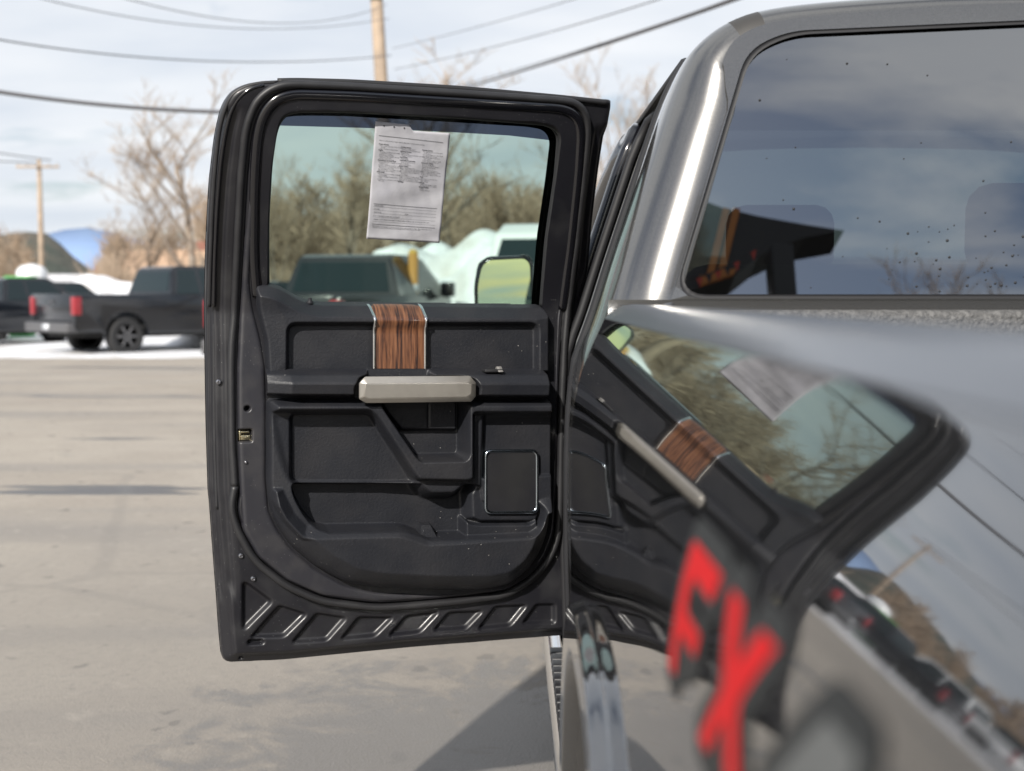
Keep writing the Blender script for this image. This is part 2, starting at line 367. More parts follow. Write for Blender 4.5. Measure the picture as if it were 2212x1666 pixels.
tk('roof_rear_edge', hoop(im2, L-im2, [YO, YO-.02, 2.28]), M['pillar'])
tk('quarter_panel', hoop(L-im2-1, L, [3.2, YO, YO-.02, 2.28]), M['pillar'])
# roof skin ahead of it
i44 = next(i for i, p in enumerate(full) if p[1] > .425)
V = []; Fc = []; ys = [YO, 2.9, 3.4, 3.7, 3.9, 4.0]; cols = len(ys)
for i in range(i44, L-i44):
    p = full[i]
    for y in ys: V.append((p[0]+(.03*max(0, y-3.4) if p[0] < 1.12 else -.03*max(0, y-3.4)), y, EYE+p[1]-.10*max(0, y-3.2)**2))
for i in range(L-2*i44-1):
    for k in range(cols-1): Fc.append((i*cols+k, i*cols+k+1, (i+1)*cols+k+1, (i+1)*cols+k))
tk('roof', (V, Fc), M['pillar'])
# rear face: window, gasket, panel below
def winpt(x, v): return (x, yback(v)+.006, EYE+v)
wo_ = rnd([(.268, -.004), (.400, .418), (.47, .452), (1.12, .482), (2*1.12-.47, .452), (2*1.12-.400, .418), (2*1.12-.268, -.004)], .05, 6)
wi_ = []
cxm, cym = 1.12, .22
for q in wo_:
    d = np.array([cxm-q[0], cym-q[1]]); wi_.append(q+np.sign(d)*np.array([.007, .007]))
V = [winpt(*q) for q in wo_]+[(a, b-.004, c) for a, b, c in [winpt(*q) for q in wi_]]+[(a, b+.02, c) for a, b, c in [winpt(*q) for q in wo_]]
n = len(wo_); Fc = [(i, (i+1) % n, n+(i+1) % n, n+i) for i in range(n)]+[(i, (i+1) % n, 2*n+(i+1) % n, 2*n+i) for i in range(n)]
V, Fc = V, Fc
gask = tk('window_gasket', (V, Fc), M['rubber2'])
ring_ = [tuple(full[i]+NRM[i]*float(np.interp(full[i][1], [.36, .47], [.99, .66]))*float(np.interp(full[i][1], [.0, .36, .49], [.104, .098, .048]))) for i in range(L) if full[i][1] > -.03]
Vs_, Fs_ = fromcurve([[(p[0], max(p[1], -.006)) for p in ring_], [tuple(q) for q in wo_]], 0.0)
tk('window_surround', ([(v[0], yback(v[1])+.003, EYE+v[1]) for v in Vs_], Fs_), M['pillar'], smooth=False)
# slightly bowed pane
Vs_, Fs_ = fromcurve([[tuple(q) for q in wo_]], 0.0); a_ = subdiv(([(v[0], v[1], 0) for v in Vs_], Fs_), .12)
rw = tk('rear_window', ([(v[0], yback(v[1])+.010, EYE+v[1]) for v in a_[0]], a_[1]), M['rglass'], smooth=False)
# curved fill between the hoop edge and the window outline (upper header) and the panel below
def rear_panel(v0, v1, x0f, x1f, m, name, dy=0.012):
    V = []; Fc = []; nx = 24
    for j in range(5):
        for i in range(nx+1):
            t = i/nx; v = v0(t)+(v1(t)-v0(t))*j/4; x = x0f+(x1f-x0f)*t; V.append((x, yback(v)+dy, EYE+v))
    for j in range(4):
        for i in range(nx): a = j*(nx+1)+i; Fc.append((a, a+1, a+nx+2, a+nx+1))
    return tk(name, (V, Fc), m)
rear_panel(lambda t: -.92, lambda t: -.006, .16, 2.08, M['pillar'], 'rear_panel', .004)
tk('brake_light', box(.93, 1.31, 2.10, 2.155, EYE+.478, EYE+.512, .008), M['rubber'])
tk('brake_lens', box(.95, 1.29, 2.094, 2.12, EYE+.483, EYE+.505, .004), M['red'])

# ------------------------------------------------------------------ front pillar post, front door, hood, mirror
def strip(name, ymin, ymax, v0, v1, m, off=0.0, ny=6, nv=24, fx=None, parent=None):
    V = []; Fc = []
    for j in range(nv+1):
        v = v0+(v1-v0)*j/nv
        for i in range(ny+1):
            a = ymin(v) if callable(ymin) else ymin; b = ymax(v) if callable(ymax) else ymax
            y = a+(b-a)*i/ny; x = side_x(v)+off+(fx(y) if fx else 0); V.append((x, y, EYE+v))
    for j in range(nv):
        for i in range(ny): a = j*(ny+1)+i; Fc.append((a, a+1, a+ny+2, a+ny+1))
    return tk(name, (V, Fc), m, parent)
YB = 2.98
strip('door_pillar', YB, 3.12, -.92, .43, M['shell'], .012)
nose = lambda y: .0 if y < 3.6 else .05*(y-3.6)**2
fd = strip('front_door', 3.09, 4.18, -.90, -.03, M['gun'], 0, 8, 24, fx=lambda y: nose(y)*.6)
aw = lambda v: 4.22-1.55*max(0, v+.03)
strip('front_door_window', 3.13, aw, -.03, .41, M['fglass'], .012, 8, 12, parent=fd, fx=lambda y: nose(y)*.3)
MBp = MB()
for a in (0,):
    P = [(side_x(v)+(.02 if not a else 0)+nose(aw(v))*.3, aw(v)+.03, EYE+v) for v in np.linspace(-.05, .43, 12)]
    if a: P = [(2.24-p[0], p[1], p[2]) for p in P]
    MBp.add(tube(P, .035, 10))
MBp.out('windshield_pillar', M['gun'], truck); bpy.data.objects['windshield_pillar'].location = (0, 0, 0)
me_ = bpy.data.objects['windshield_pillar'].data
for v in me_.vertices: v.co = v.co-Vector(T)
P = [(side_x(v)+.004, 3.10, EYE+v) for v in np.linspace(-.03, .40, 10)]+[(side_x(.41)+.01, y, EYE+.42) for y in (3.2, 3.5)]
tk('front_door_frame', tube(P, .018, 8), M['gloss'], fd)
# windshield
V = [(.30, 4.28, EYE-.02), (1.94, 4.28, EYE-.02), (1.82, 3.62, EYE+.44), (.42, 3.62, EYE+.44), (1.12, 4.42, EYE+0.), (1.12, 3.70, EYE+.47)]
tk('windshield', (V, [(0, 4, 5, 3), (4, 1, 2, 5)]), M['fglass'])
# hood and front wings as one lofted shell
V = []; Fc = []; ys = np.linspace(4.15, 5.75, 9); sec = [(-.9, 0), (-.5, -.02), (-.28, -.01), (-.14, .03), (-.09, .10), (-.06, .3), (-.03, .6), (-.02, 1.0)]
sec2 = [(x, v) for v, x in sec]; sec2 = sec2+[(2.0-x, v) for x, v in sec2[::-1]]
for y in ys:
    w = .05*max(0, y-4.6)**2
    for x, v in sec2:
        xx = .12+x*(1.0) if x <= 1 else .12+x*1.0
        xx = xx+(w if x < 1 else -w); V.append((xx, y, EYE+v-.05*max(0, y-4.8)**1.5))
n = len(sec2)
for i in range(len(ys)-1):
    for k in range(n-1): Fc.append((i*n+k, i*n+k+1, (i+1)*n+k+1, (i+1)*n+k))
Fc.append(tuple((len(ys)-1)*n+k for k in range(n)))
tk('hood', (V, Fc), M['gun'], sharp=40)
# cab floor, seats, dashboard, lining
fl = tk('cab_floor', box(.15, 2.09, 2.2, 4.3, EYE-.95, EYE-.80, .02), M['interior'])
tk('dashboard', box(.2, 2.04, 3.95, 4.35, EYE-.6, EYE-.06, .06, 3), M['interior'])
tk('headliner', box(.42, 1.82, 2.4, 3.6, EYE+.47, EYE+.485), M['headliner'])
def seat(x0, x1, y0, rear):
    b = tk('seat', box(x0, x1, y0-.12, y0+.42, EYE-.55, EYE-.42, .05, 3), M['interior'], fl)
    V, Fc = box(x0, x1, -.06, .06, 0, .56, .05, 3); V = [(x, y0-.08+y-(z*.18), EYE-.50+z) for x, y, z in V]
    tk('seat_back', (V, Fc), M['interior'], fl)
    for c in ([(x0+x1)/2] if x1-x0 < .8 else [.98, 1.52]):
        V, Fc = box(c-.13, c+.13, -.05, .05, .0, .17, .045, 3); V = [(x, y0-.20+y, EYE+.05+z+(0 if not rear else -.01)) for x, y, z in V]
        tk('headrest', (V, Fc), M['interior'], fl)
seat(.32, 1.92, 2.55, True); seat(.36, .94, 3.25, False); seat(1.3, 1.88, 3.25, False)
wheel_ = tk('steering_wheel', tube([(.65+.19*math.cos(a), 3.78+.06*math.sin(a), EYE-.10+.18*math.sin(a)) for a in np.linspace(0, 2*math.pi, 25)[:-1]], .014, 8, True), M['interior'], fl)
# rearward face of the door pillar with its seals, seen past the quarter panel
def band(name, o0, o1, y, m, v0=-.9, v1=.425, nv=30, bulge=0.0):
    V = []; Fc = []
    for j in range(nv+1):
        v = v0+(v1-v0)*j/nv
        for i in range(4):
            t = i/3; V.append((side_x(v)+o0+(o1-o0)*t, y-bulge*math.sin(math.pi*t), EYE+v))
    for j in range(nv):
        for i in range(3): a = j*4+i; Fc.append((a, a+1, a+5, a+4))
    return tk(name, (V, Fc), m)
band('pillar_face', .012, .16, YB, M['shell'])
band('pillar_strip', .030, .048, YB-.012, M['pillar'], bulge=.003)
band('pillar_trim', .062, .14, YB-.02, M['trimgrey'], bulge=.01)
for o_, r_, y_ in ((.016, .011, YB-.008), (.055, .010, YB-.018)):
    tk('door_seal', tube([(side_x(v)+o_, y_, EYE+v) for v in np.linspace(-.9, .41, 30)]+[(side_x(.43)+.02+o_, YB-.1, EYE+.435), (side_x(.43)+.02+o_, 2.5, EYE+.437), (side_x(.43)+.02+o_, YO+.05, EYE+.43)], r_, 8), M['rubber2'])
tk('door_seal', tube([(side_x(v)+.006, YO+.012, EYE+v) for v in np.linspace(-.9, .43, 30)], .012, 8), M['rubber2'])
tk('door_seal', tube([(side_x(.44)+(.03 if y < YO else .004), y, EYE+(.43 if y < YO else .443)) for y in (YO-.12, YO-.02, 2.42, 2.5, 2.8, 3.2, 3.5)], [.004, .008, .010, .010, .010, .010, .010], 8), M['rubber2'])
strip('jamb_return', YO, YO+.10, -.9, .43, M['pillar'], .028)
tk('sill', box(.125, .40, 2.1, 4.3, EYE-1.0, EYE-.88, .02), M['gun'])
# outside mirror
mir = tk('side_mirror', prism(rnd([(-.135, .04), (-.12, .115), (-.085, .14), (.055, .145), (.075, .12), (.085, -.12), (-.13, -.125)], .03, 4), 4.42, 4.56, 'y', .02, 3), M['gloss'])
for v in mir.data.vertices: v.co.z += EYE
# housing above is prismed with heights relative to the eye
tk('mirror_glass', fix := (lambda vf: ([(a, b, c+EYE) for a, b, c in vf[0]], vf[1]))(prism(rnd([(-.120, .035), (-.105, .105), (-.08, .125), (.045, .13), (.062, .11), (.070, -.11), (-.118, -.112)], .025, 4), 4.372, 4.40, 'y')), M['mirror'], mir, smooth=False)
for v in bpy.data.objects['mirror_glass'].data.vertices: v.co.y -= .22*(v.co.x+T[0])
tk('mirror_arm', box(.05, .22, 4.44, 4.52, EYE-.09, EYE-.03, .015), M['gloss'], mir)

# ------------------------------------------------------------------ cargo bed
RAIL = [(.236, -.10), (.236, -.030), (.233, -.018), (.225, -.0145), (.195, -.0125), (.176, -.0150), (.168, -.0190), (.1540, -.0295), (.1480, -.0350), (.1476, -.0380), (.154, -.044)]
BED = [(.156, -.0290), (.1505, -.0330), (.1468, -.0385), (.1368, -.0600), (.1279, -.0800), (.1197, -.1000), (.1140, -.1150), (.1091, -.1300), (.1041, -.1500), (.1006, -.1700), (.0974, -.2000), (.0957, -.2400), (.0950, -.3000), (.0950, -.3400)]
BED2 = []
bt = [(v, x) for x, v in BED]
bs = smooth_profile(bt, 3)       # smooth outer section
V = []; Fc = []
ys_ = list(np.linspace(.26, 1.99, 12))+[2.012, 2.024, 2.03]; nR = len(RAIL)
for y in ys_:
    k_ = 0 if y < 2.0 else (.002 if y < 2.02 else (.006 if y < 2.027 else .014))
    for x, v in RAIL: V.append((x+(k_ if x < .2 else -k_), y, EYE+v-k_*.8))
for i in range(len(ys_)-1):
    for k in range(nR-1): Fc.append((i*nR+k, (i+1)*nR+k, (i+1)*nR+k+1, i*nR+k+1))
Fc.append(tuple((len(ys_)-1)*nR+k for k in range(nR)))
rail_o = tk('bed_rail', (V, Fc), M['rail'], sharp=35)
YA, WA = 1.47, .50                   # wheel centre, half width of the arch
def arch_v(y):
    d = abs(y-YA)
    if d >= WA: return -.92
    return -.452-.47*(d/WA)**3.2
def flare(y, v):
    """how far the arch flare stands out of the bed side"""
    d = abs(y-YA); e = (d/(WA+.10))
    top = -.392-.5*min(1, e)**2.9 if e < 1 else -9
    if e >= 1: s = -(d-(WA+.10))
    else: s = min(top-v+0.0, (WA+.10)-d)
    return .019*float(sm(np.array((s+.004)/.011)))
ysb = np.concatenate([np.linspace(.26, 2.0, 220), [2.012, 2.018]])
V = []; Fc = []
NLOW = 70
for y in ysb:
    row = [(x, v) for x, v in [(p[0], p[1]) for p in bs]]
    lo = arch_v(y); base = row[-1]
    for k in range(1, NLOW+1):
        v = base[1]+(lo-base[1])*k/NLOW; x = .0950+.10*max(0, -v-.60)**2*.6; row.append((x, v))
    row = [(x-(flare(y, v) if v < -.30 else 0), v) for x, v in row]
    lx, lv = row[-1]; row += [(lx+.004, lv-.010), (lx+.02, lv-.014), (lx+.07, lv-.010)]
    ins = 0.0 if y < 2.005 else (.006 if y < 2.015 else .03)
    V += [(x+ins, y, EYE+v) for x, v in row]
n = len(row)
for i in range(len(ysb)-1):
    for k in range(n-1): Fc.append((i*n+k, (i+1)*n+k, (i+1)*n+k+1, i*n+k+1))
bed = tk('bed_side', (V, Fc), M['gun'])
bpy.context.view_layer.update()
tk('bed_side', prism([(2.24-x, EYE+v) for x, v in RAIL[4:9]+BED[3:]]+[(2.14, EYE-.9), (2.0, EYE-.9), (2.0, EYE-.1)], .26, 2.0, 'y'), M['gun'])
tk('bed_inner_wall', box(.262, .285, .28, 1.98, EYE-.56, EYE-.03, .004), M['liner'])
tk('bed_floor', box(.26, 1.98, .28, 2.0, EYE-.62, EYE-.56), M['liner'])
tk('bed_bulkhead', box(.25, 1.99, 1.985, 2.045, EYE-.6, EYE-.022, .012, 3), M['liner'])
tk('tailgate', box(.15, 2.09, .18, .245, EYE-.60, EYE-.02, .015), M['gun'])
tk('wheel_well', box(.104, .60, YA+WA-.01, YA+WA+.01, EYE-.95, EYE-.44), M['well'])
tk('wheel_well', box(.104, .60, YA-WA-.05, YA-WA-.02, EYE-.95, EYE-.44), M['well'])
tk('wheel_well', box(.125, .60, YA-WA-.02, YA+WA+.02, EYE-.44, EYE-.43), M['well'])
tk('wheel_well', box(.60, .62, YA-WA-.05, YA+WA+.05, EYE-.95, EYE-.43), M['well'])
whl = tk('wheel', xf(lathe([(-.12, .2), (-.13, .36), (-.11, .405), (-.06, .42), (.06, .42), (.11, .405), (.13, .36), (.12, .2)], 40), Matrix.Translation((.27, YA, .42))), M['tyre'])
tk('rim', xf(lathe([(-.10, .02), (-.115, .10), (-.10, .20), (-.12, .235), (-.05, .24), (.05, .2)], 30), Matrix.Translation((.27, YA, .42))), M['chrome'], whl)
for k in range(4):
    pass
# running board: chrome tube, ribbed tread pads
rb = []
for y in np.linspace(1.95, 4.3, 24): rb.append((.135, y, EYE-.955))
run = tk('running_board', tube(rb, .048, 20, flat=1.0), M['chrome'])
mbx = MB()
tk('step_tread', box(.100, .215, 2.02, 3.14, EYE-.915, EYE-.902, .003), M['rubber2'], run)
for k in range(20):
    y = 2.04+k*.0545
    V, Fc = box(.096, .212, y, y+.047, EYE-.906, EYE-.889, .005, 2)
    r_ = tk('tread_rib', (V, Fc), M['rubber'], run)
# decal: letters lie on the painted side, laid along its section
sec_s = [0.0]; secp = [np.array(p) for p in bs]
for i in range(1, len(secp)): sec_s.append(sec_s[-1]+float(np.linalg.norm(secp[i]-secp[i-1])))
sec_s = np.array(sec_s); sx = np.array([p[0] for p in secp]); sv = np.array([p[1] for p in secp])
s0 = float(np.interp(.137, -sv, sec_s))            # arc length where the letter tops lie
# bs runs upper inner to lower outer, so arc length grows downwards
def on_side(y, s, h=.0012):
    x = float(np.interp(s, sec_s, sx)); v = float(np.interp(s, sec_s, sv))
    x2 = float(np.interp(s+.004, sec_s, sx)); v2 = float(np.interp(s+.004, sec_s, sv))
    nx, nv = -(v-v2), -(x2-x); l = math.hypot(nx, nv)+1e-12; nx, nv = nx/l, nv/l
    if nx > 0: nx, nv = -nx, -nv
    return (x+nx*h, y, EYE+v+nv*h)
def stroke(pts, w):
    """a band of even width along a bent line"""
    P = [np.array(p, float) for p in pts]; Lf, Rt = [], []
    for i, p in enumerate(P):
        a = P[max(i-1, 0)]; b = P[min(i+1, len(P)-1)]; d = (b-a)/np.linalg.norm(b-a); nn = np.array((-d[1], d[0]))
        k = 1.0
        if 0 < i < len(P)-1:
            d1 = (P[i]-P[i-1])/np.linalg.norm(P[i]-P[i-1]); k = 1/max(.5, abs(float(np.dot(d, d1))))
        Lf.append(p+nn*w/2*k); Rt.append(p-nn*w/2*k)
    return Lf+Rt[::-1]
# letter shapes: first number runs towards the tail along the truck, second up the side
LH = .088
DEC = {
 'F': [[(0.0, 0), (.030, 0), (.040, .030), (.095, .030), (.104, .050), (.050, .050), (.057, .066), (.118, .066), (.130, .088), (.030, .088)]],
 'X': [[(.118, 0), (.152, 0), (.185, .030), (.205, 0), (.245, 0), (.213, .046), (.262, .088), (.225, .088), (.198, .064), (.185, .088), (.148, .088), (.172, .044)]],
 '4': [[(.325, 0), (.355, 0), (.360, .018), (.385, .018), (.390, .036), (.365, .036), (.378, .088), (.335, .088), (.270, .034), (.268, .018), (.330, .018)], [(.310, .036), (.338, .036), (.345, .064)]],
}
YD = .742
def outline_grow(p, r):
    V, Fc = fromcurve([p], 0.0, 0.0); return V, Fc
def decal(name, polys, m, h, grow=0.0):
    cu = bpy.data.curves.new('tmp', 'CURVE'); cu.dimensions = '2D'; cu.fill_mode = 'BOTH'; cu.offset = grow
    for p in polys:
        s = cu.splines.new('POLY'); q = rnd(p, .006, 3); s.points.add(len(q)-1)
        for i, a in enumerate(q): s.points[i].co = (a[0], a[1], 0, 1)
        s.use_cyclic_u = True
    o = bpy.data.objects.new('tmp', cu); COL.objects.link(o); dg = bpy.context.evaluated_depsgraph_get(); me = bpy.data.meshes.new_from_object(o.evaluated_get(dg))
    if grow:
        wd = max(v.co.x for v in me.vertices)-min(v.co.x for v in me.vertices); w0 = max(a[0] for a in polys[0])-min(a[0] for a in polys[0])
        if (wd < w0) == (grow < 0): cu.offset = -grow; dg = bpy.context.evaluated_depsgraph_get(); dg.update(); me = bpy.data.meshes.new_from_object(o.evaluated_get(dg))
    vf = ([v.co[:] for v in me.vertices], [tuple(p.vertices) for p in me.polygons]); bpy.data.objects.remove(o); bpy.data.curves.remove(cu); bpy.data.meshes.remove(me)
    vf = subdiv(([(v[0], v[1], 0) for v in vf[0]], vf[1]), .012)
    return tk(name, ([on_side(YD-v[0], s0+LH-v[1], h) for v in vf[0]], vf[1]), m, bed)
for ch, m in (('F', 'red'), ('X', 'red'), ('4', 'decal2')):
    decal('decal_backing', DEC[ch][:1], M['decal'], .0010, -.011)
    decal('decal_letter', DEC[ch], M[m], .0018, .0026)
for i_, ch in enumerate('OFF ROAD'):
    if ch == ' ': continue
    vf = fromtext(ch, size=.040, offset=.0005); vf = subdiv(([(v[0]+.15+i_*.034, v[1]-.047, 0) for v in vf[0]], vf[1]), .012)
    tk('small_decal_letter', ([on_side(YD-v[0], s0+LH-v[1], .0014) for v in vf[0]], vf[1]), M['decal2'], bed)

# rain drops standing on the rear window
dr = MB(); r_ = random.Random(21)
for i in range(120):
    if i < 90: x = r_.gauss(.80, .13); v = r_.gauss(.055, .055)
    else: x = r_.uniform(.30, 1.2); v = r_.uniform(.0, .42)
    if v < .004 or x < .29+.33*v: continue
    q = r_.uniform(.0010, .0026); dr.add(xf(lathe([(0, q), (-q*.5, q*.8), (-q*.75, q*.3)], 8, 'y'), Matrix.Translation((x, yback(v)+.0095, EYE+v))))
do_ = tk('rain_drops', (dr.V, dr.F), M['rubber2'], rw); do_['kind'] = 'stuff'

# ------------------------------------------------------------------ the open rear door
H2 = np.array([.139, 2.97]); ang = math.atan2(.327, .945)
eR = np.array([math.cos(ang), math.sin(ang)]); nT = np.array([math.sin(ang), -math.cos(ang)])
def lean(v):
    v = np.asarray(v, float); t = np.maximum(0, v+.04); return .36*t*t/(t+.035)*1.0
def P(pts, h=0.0):
    """photo outline -> door coordinates (along, up) on the door's face raised by h"""
    out = []
    for px, py in pts:
        D = ray(px, py); w = h; V = 0.0
        for _ in range(12):
            t = (w+nT.dot(H2))/(nT[0]*D[0]+nT[1]*D[1]); V = t*D[2]; w = float(lean(V))+h
        p = np.array([D[0]*t, D[1]*t]); out.append((float(eR.dot(p-H2)), float(V)))
    return np.array(out)
Z1 = lambda L: [(422.9+.33833*x, 141+.33833*y) for x, y in L]
Z2 = lambda L: [(759+.3385*x, 141+.3385*y) for x, y in L]
Z3 = lambda L: [(422.9+.2929*x, 596.4+.2929*y) for x, y in L]
Z4 = lambda L: [(759+.2766*x, 731.9+.2766*y) for x, y in L]
Z5 = lambda L: [(433.7+.2604*x, 1057.2+.2604*y) for x, y in L]
Z6 = lambda L: [(867.4+.3162*x, 1138.5+.3162*y) for x, y in L]
def loc(u, v, h): return (u, -(float(lean(v))+h), v)
DOOR = None
def dk(name, vf, m, **k):
    o = mk(name, vf[0], vf[1], m, DOOR, **k); return o
def hfield(name, m, h, U, Vv, keep=None, parent=True, sharp=None, snap=None, soft=1):
    for _ in range(soft):
        a = h.copy(); a[1:-1, 1:-1] = (4*h[1:-1, 1:-1]+2*(h[:-2, 1:-1]+h[2:, 1:-1]+h[1:-1, :-2]+h[1:-1, 2:])+h[:-2, :-2]+h[:-2, 2:]+h[2:, :-2]+h[2:, 2:])/16; h = a
    ny, nx = U.shape; Yl = -(lean(Vv)+h); idx = np.arange(ny*nx).reshape(ny, nx)
    q = np.stack([idx[:-1, :-1], idx[:-1, 1:], idx[1:, 1:], idx[1:, :-1]], -1).reshape(-1, 4)
    if keep is not None:
        kq = keep.reshape(-1)[q].any(1); q = q[kq]
    used = np.unique(q); mp = np.full(ny*nx, -1); mp[used] = np.arange(len(used)); q = mp[q]
    if snap:
        U = U.copy(); Vv = Vv.copy()
        for sdf, lim in snap:
            gy, gx = np.gradient(sdf); du = abs(U[0, 1]-U[0, 0]); gx = gx/du; gy = gy/du; gl = np.hypot(gx, gy)+1e-9
            mv = np.maximum(sdf-lim, 0)*(sdf-lim < .006); U = U-gx/gl*mv; Vv = Vv-gy/gl*mv
    co = np.stack([U.reshape(-1), Yl.reshape(-1), Vv.reshape(-1)], 1)[used]
    me = bpy.data.meshes.new(name); me.vertices.add(len(co)); me.vertices.foreach_set('co', co.reshape(-1))
    me.loops.add(len(q)*4); me.loops.foreach_set('vertex_index', q.reshape(-1)); me.polygons.add(len(q)); me.polygons.foreach_set('loop_start', np.arange(len(q))*4)
    me.update(calc_edges=True); me.polygons.foreach_set('use_smooth', [True]*len(q)); me.materials.append(m)
    o = bpy.data.objects.new(name, me); COL.objects.link(o)
    if parent and DOOR: o.parent = DOOR
    return o
OS = P(Z1([(480-422.9, 0)])*0+Z1([(170, 250), (220, 160), (330, 105), (600, 86)])+Z2([(0, 90), (700, 129), (1330, 203), (1660, 212), (1660, 255), (1600, 640), (1560, 960), (1530, 1300)])
       + [(1262, 720), (1246, 880), (1240, 1100), (1236, 1376)]+Z6([(1000, 762), (0, 842)])+Z5([(700, 1432), (185, 1455), (160, 1200), (140, 900), (105, 450), (80, 100)])+Z3([(100, 1600), (85, 1100), (75, 500)])+Z1([(63, 1500), (73, 1100), (93, 730), (130, 420)]), -.02)
OS = rnd(OS, .02, 3)
GO = rnd(P([(576, 665), (577, 604), (578, 479), (585, 361), (597, 285), (603, 262), (617, 247), (642, 242)]+Z1([(760, 296)])+Z2([(0, 300), (700, 340), (1180, 370)])+[(1190, 272), (1203, 283), (1208.5, 300), (1199, 378), (1179, 513), (1167, 672)], 0), .012, 3)
TB = rnd(P([(508, 1050), (502, 962), (499, 801), (500.5, 740), (506, 690), (510, 600), (514, 513), (521, 378), (530, 288), (540, 250), (556, 216), (583, 194), (610, 184), (640, 182), (759, 187), (996, 202), (1209, 217), (1238, 221), (1257, 233), (1268, 255), (1270, 285), (1265, 344), (1246, 513), (1229, 649), (1219, 740), (1213, 870), (1210, 1040), (1208, 1120), (1204, 1165), (1184, 1212), (1148, 1253), (1095, 1285), (994, 1299), (867, 1310), (811, 1313), (694, 1299), (616, 1265), (551, 1213), (514, 1148), (499, 1100)], 0), .02, 3)
step = .0025
u0, u1 = OS[:, 0].min()-.01, OS[:, 0].max()+.01; v0, v1 = OS[:, 1].min()-.01, OS[:, 1].max()+.01
U, Vv = np.meshgrid(np.arange(u0, u1, step), np.arange(v0, v1, step))
so = sd_poly(U, Vv, OS); sg = sd_poly(U, Vv, GO); st = sd_poly(U, Vv, TB)
ins = -so
h = np.interp(ins, [-.02, -.001, .001, .006, .010, .014, .018, .034, .037, .050], [-.07, -.05, -.034, -.030, -.034, -.018, -.014, -.012, -.006, -.004])
# bottom lip
hb = np.interp(ins, [-.02, -.001, .001, .006, .022, .027, .032, .05], [-.07, -.05, -.03, -.027, -.016, -.0045, -.004, -.004])
bot = sm((-.62-Vv)/.06); h = h*(1-bot)+hb*bot
tp = sm((Vv-.36)/.03); ht = np.interp(ins, [-.02, -.001, .001, .008, .014], [-.07, -.05, -.02, -.008, -.004]); h = h*(1-tp)+ht*tp
# plate inside the weatherstrip
h = setin(h, st+.010, .010, .006)
h = setin(h, np.abs(st+.008)-.003, -.006, .004)
# stamped pockets along the bottom
ribs = [Z5([(352, 775), (385, 778), (580, 922), (575, 945), (372, 1150), (352, 1150)]), Z5([(650, 965), (875, 1035), (690, 1218), (415, 1228)]), Z5([(960, 1030), (1205, 1068), (1045, 1250), (760, 1268)]),
        Z5([(1310, 1062), (1592, 1064), (1445, 1212), (1165, 1242)]), [(878, 1331), (947, 1322), (907, 1365), (841, 1373)], Z6([(320, 588), (552, 574), (440, 690), (222, 706)]), Z6([(640, 546), (852, 534), (742, 670), (528, 696)]), Z6([(920, 530), (1046, 530), (1046, 655), (828, 658)])]
for rp in ribs: h = setin(h, sd_poly(U, Vv, rnd(P(rp, -.006), .007, 3)), -.016, .006, True)
h = setin(h, sd_poly(U, Vv, rnd(P(Z5([(395, 1258), (520, 1256), (525, 1285), (395, 1290)]), 0), .005, 3)), -.018, .003)
h = setin(h, sd_poly(U, Vv, P(Z5([(320, 1392), (348, 1392), (348, 1410), (320, 1410)]), -.02)), -.035, .003)
# latch slot and round holes in the left plate
h = setin(h, sd_poly(U, Vv, P(Z3([(318, 1140), (405, 1136), (405, 1212), (318, 1215)]), .01)), -.02, .003)
for c, rr in ((Z3([(380, 978)])[0], .0045), ):
    cu_, cv_ = P([c], .01)[0]; h = setin(h, np.hypot(U-cu_, Vv-cv_)-rr, -.01, .002)
# dents and shallow waves of pressed sheet metal
h = setin(h, sd_poly(U, Vv, P([(600, 700), (1170, 700), (1170, 1120), (1120, 1225), (1040, 1255), (811, 1250), (690, 1200), (610, 1110)], 0)), -.045, .004)
h = h+.0007*np.sin(U*38+1.3*np.sin(Vv*21))*np.sin(Vv*33+2)*(ins > .02)
# the wide gap between frame and window run
keep = (so < .0035) & (sg > -.004)
keep = (so < 0) & (sg > .0015)
DOOR = hfield('rear_door', M['shell'], h, U, Vv, keep, parent=False, snap=[(so, 0.0), (-sg, -.001)])
DOOR.parent = truck; DOOR.location = (H2[0]-T[0], H2[1]-T[1], EYE); DOOR.rotation_euler = (0, 0, ang)
DOOR['label'] = 'rear door swung open, seen from its inner side'
# outer skin
SK = [q for q in OS]
def bent(polys, h0, h1, name, m, cells=.03):
    """sheet following the door's lean, between two depths"""
    V, Fc = fromcurve(polys, 0.0); a = subdiv(([(v[0], v[1], 0) for v in V], Fc), cells)
    Vs = [loc(v[0], v[1], h0) for v in a[0]]
    return dk(name, (Vs, a[1]), m)
bent([OS, GO], -.062, -.062, 'door_skin', M['gun'])
# left plate of dusty jamb metal, a separate satin cover
PL = rnd(P([(520, 640), (527, 520), (540, 380), (553, 300), (556, 330), (553, 420), (548, 520), (543, 580), (542, 612), (548, 660), (566, 735), (575, 790), (577, 860), (577, 1036), (583, 1101), (600, 1140), (629, 1182), (681, 1226), (746, 1263), (811, 1278), (922, 1282), (1041, 1282), (1101, 1270), (1142, 1240), (1172, 1195), (1190, 1140), (1196, 1000), (1199, 800), (1202, 690), (1213, 640), (1219, 640), (1210, 740), (1205, 870), (1203, 1040), (1200, 1120), (1196, 1160), (1176, 1206), (1142, 1244), (1092, 1276), (994, 1290), (867, 1300), (811, 1303), (696, 1289), (621, 1256), (558, 1205), (523, 1145), (517, 1050), (513, 960), (512, 800)], .012), .01, 3)
um, uM = PL[:, 0].min()-.004, PL[:, 0].max()+.004; vm, vM = PL[:, 1].min()-.004, PL[:, 1].max()+.004
Up, Vp = np.meshgrid(np.arange(um, uM, .0022), np.arange(vm, vM, .0022)); sp = sd_poly(Up, Vp, PL)
hp = np.interp(-sp, [-.004, 0, .004, .010, .05], [-.006, .004, .0125, .0145, .014])
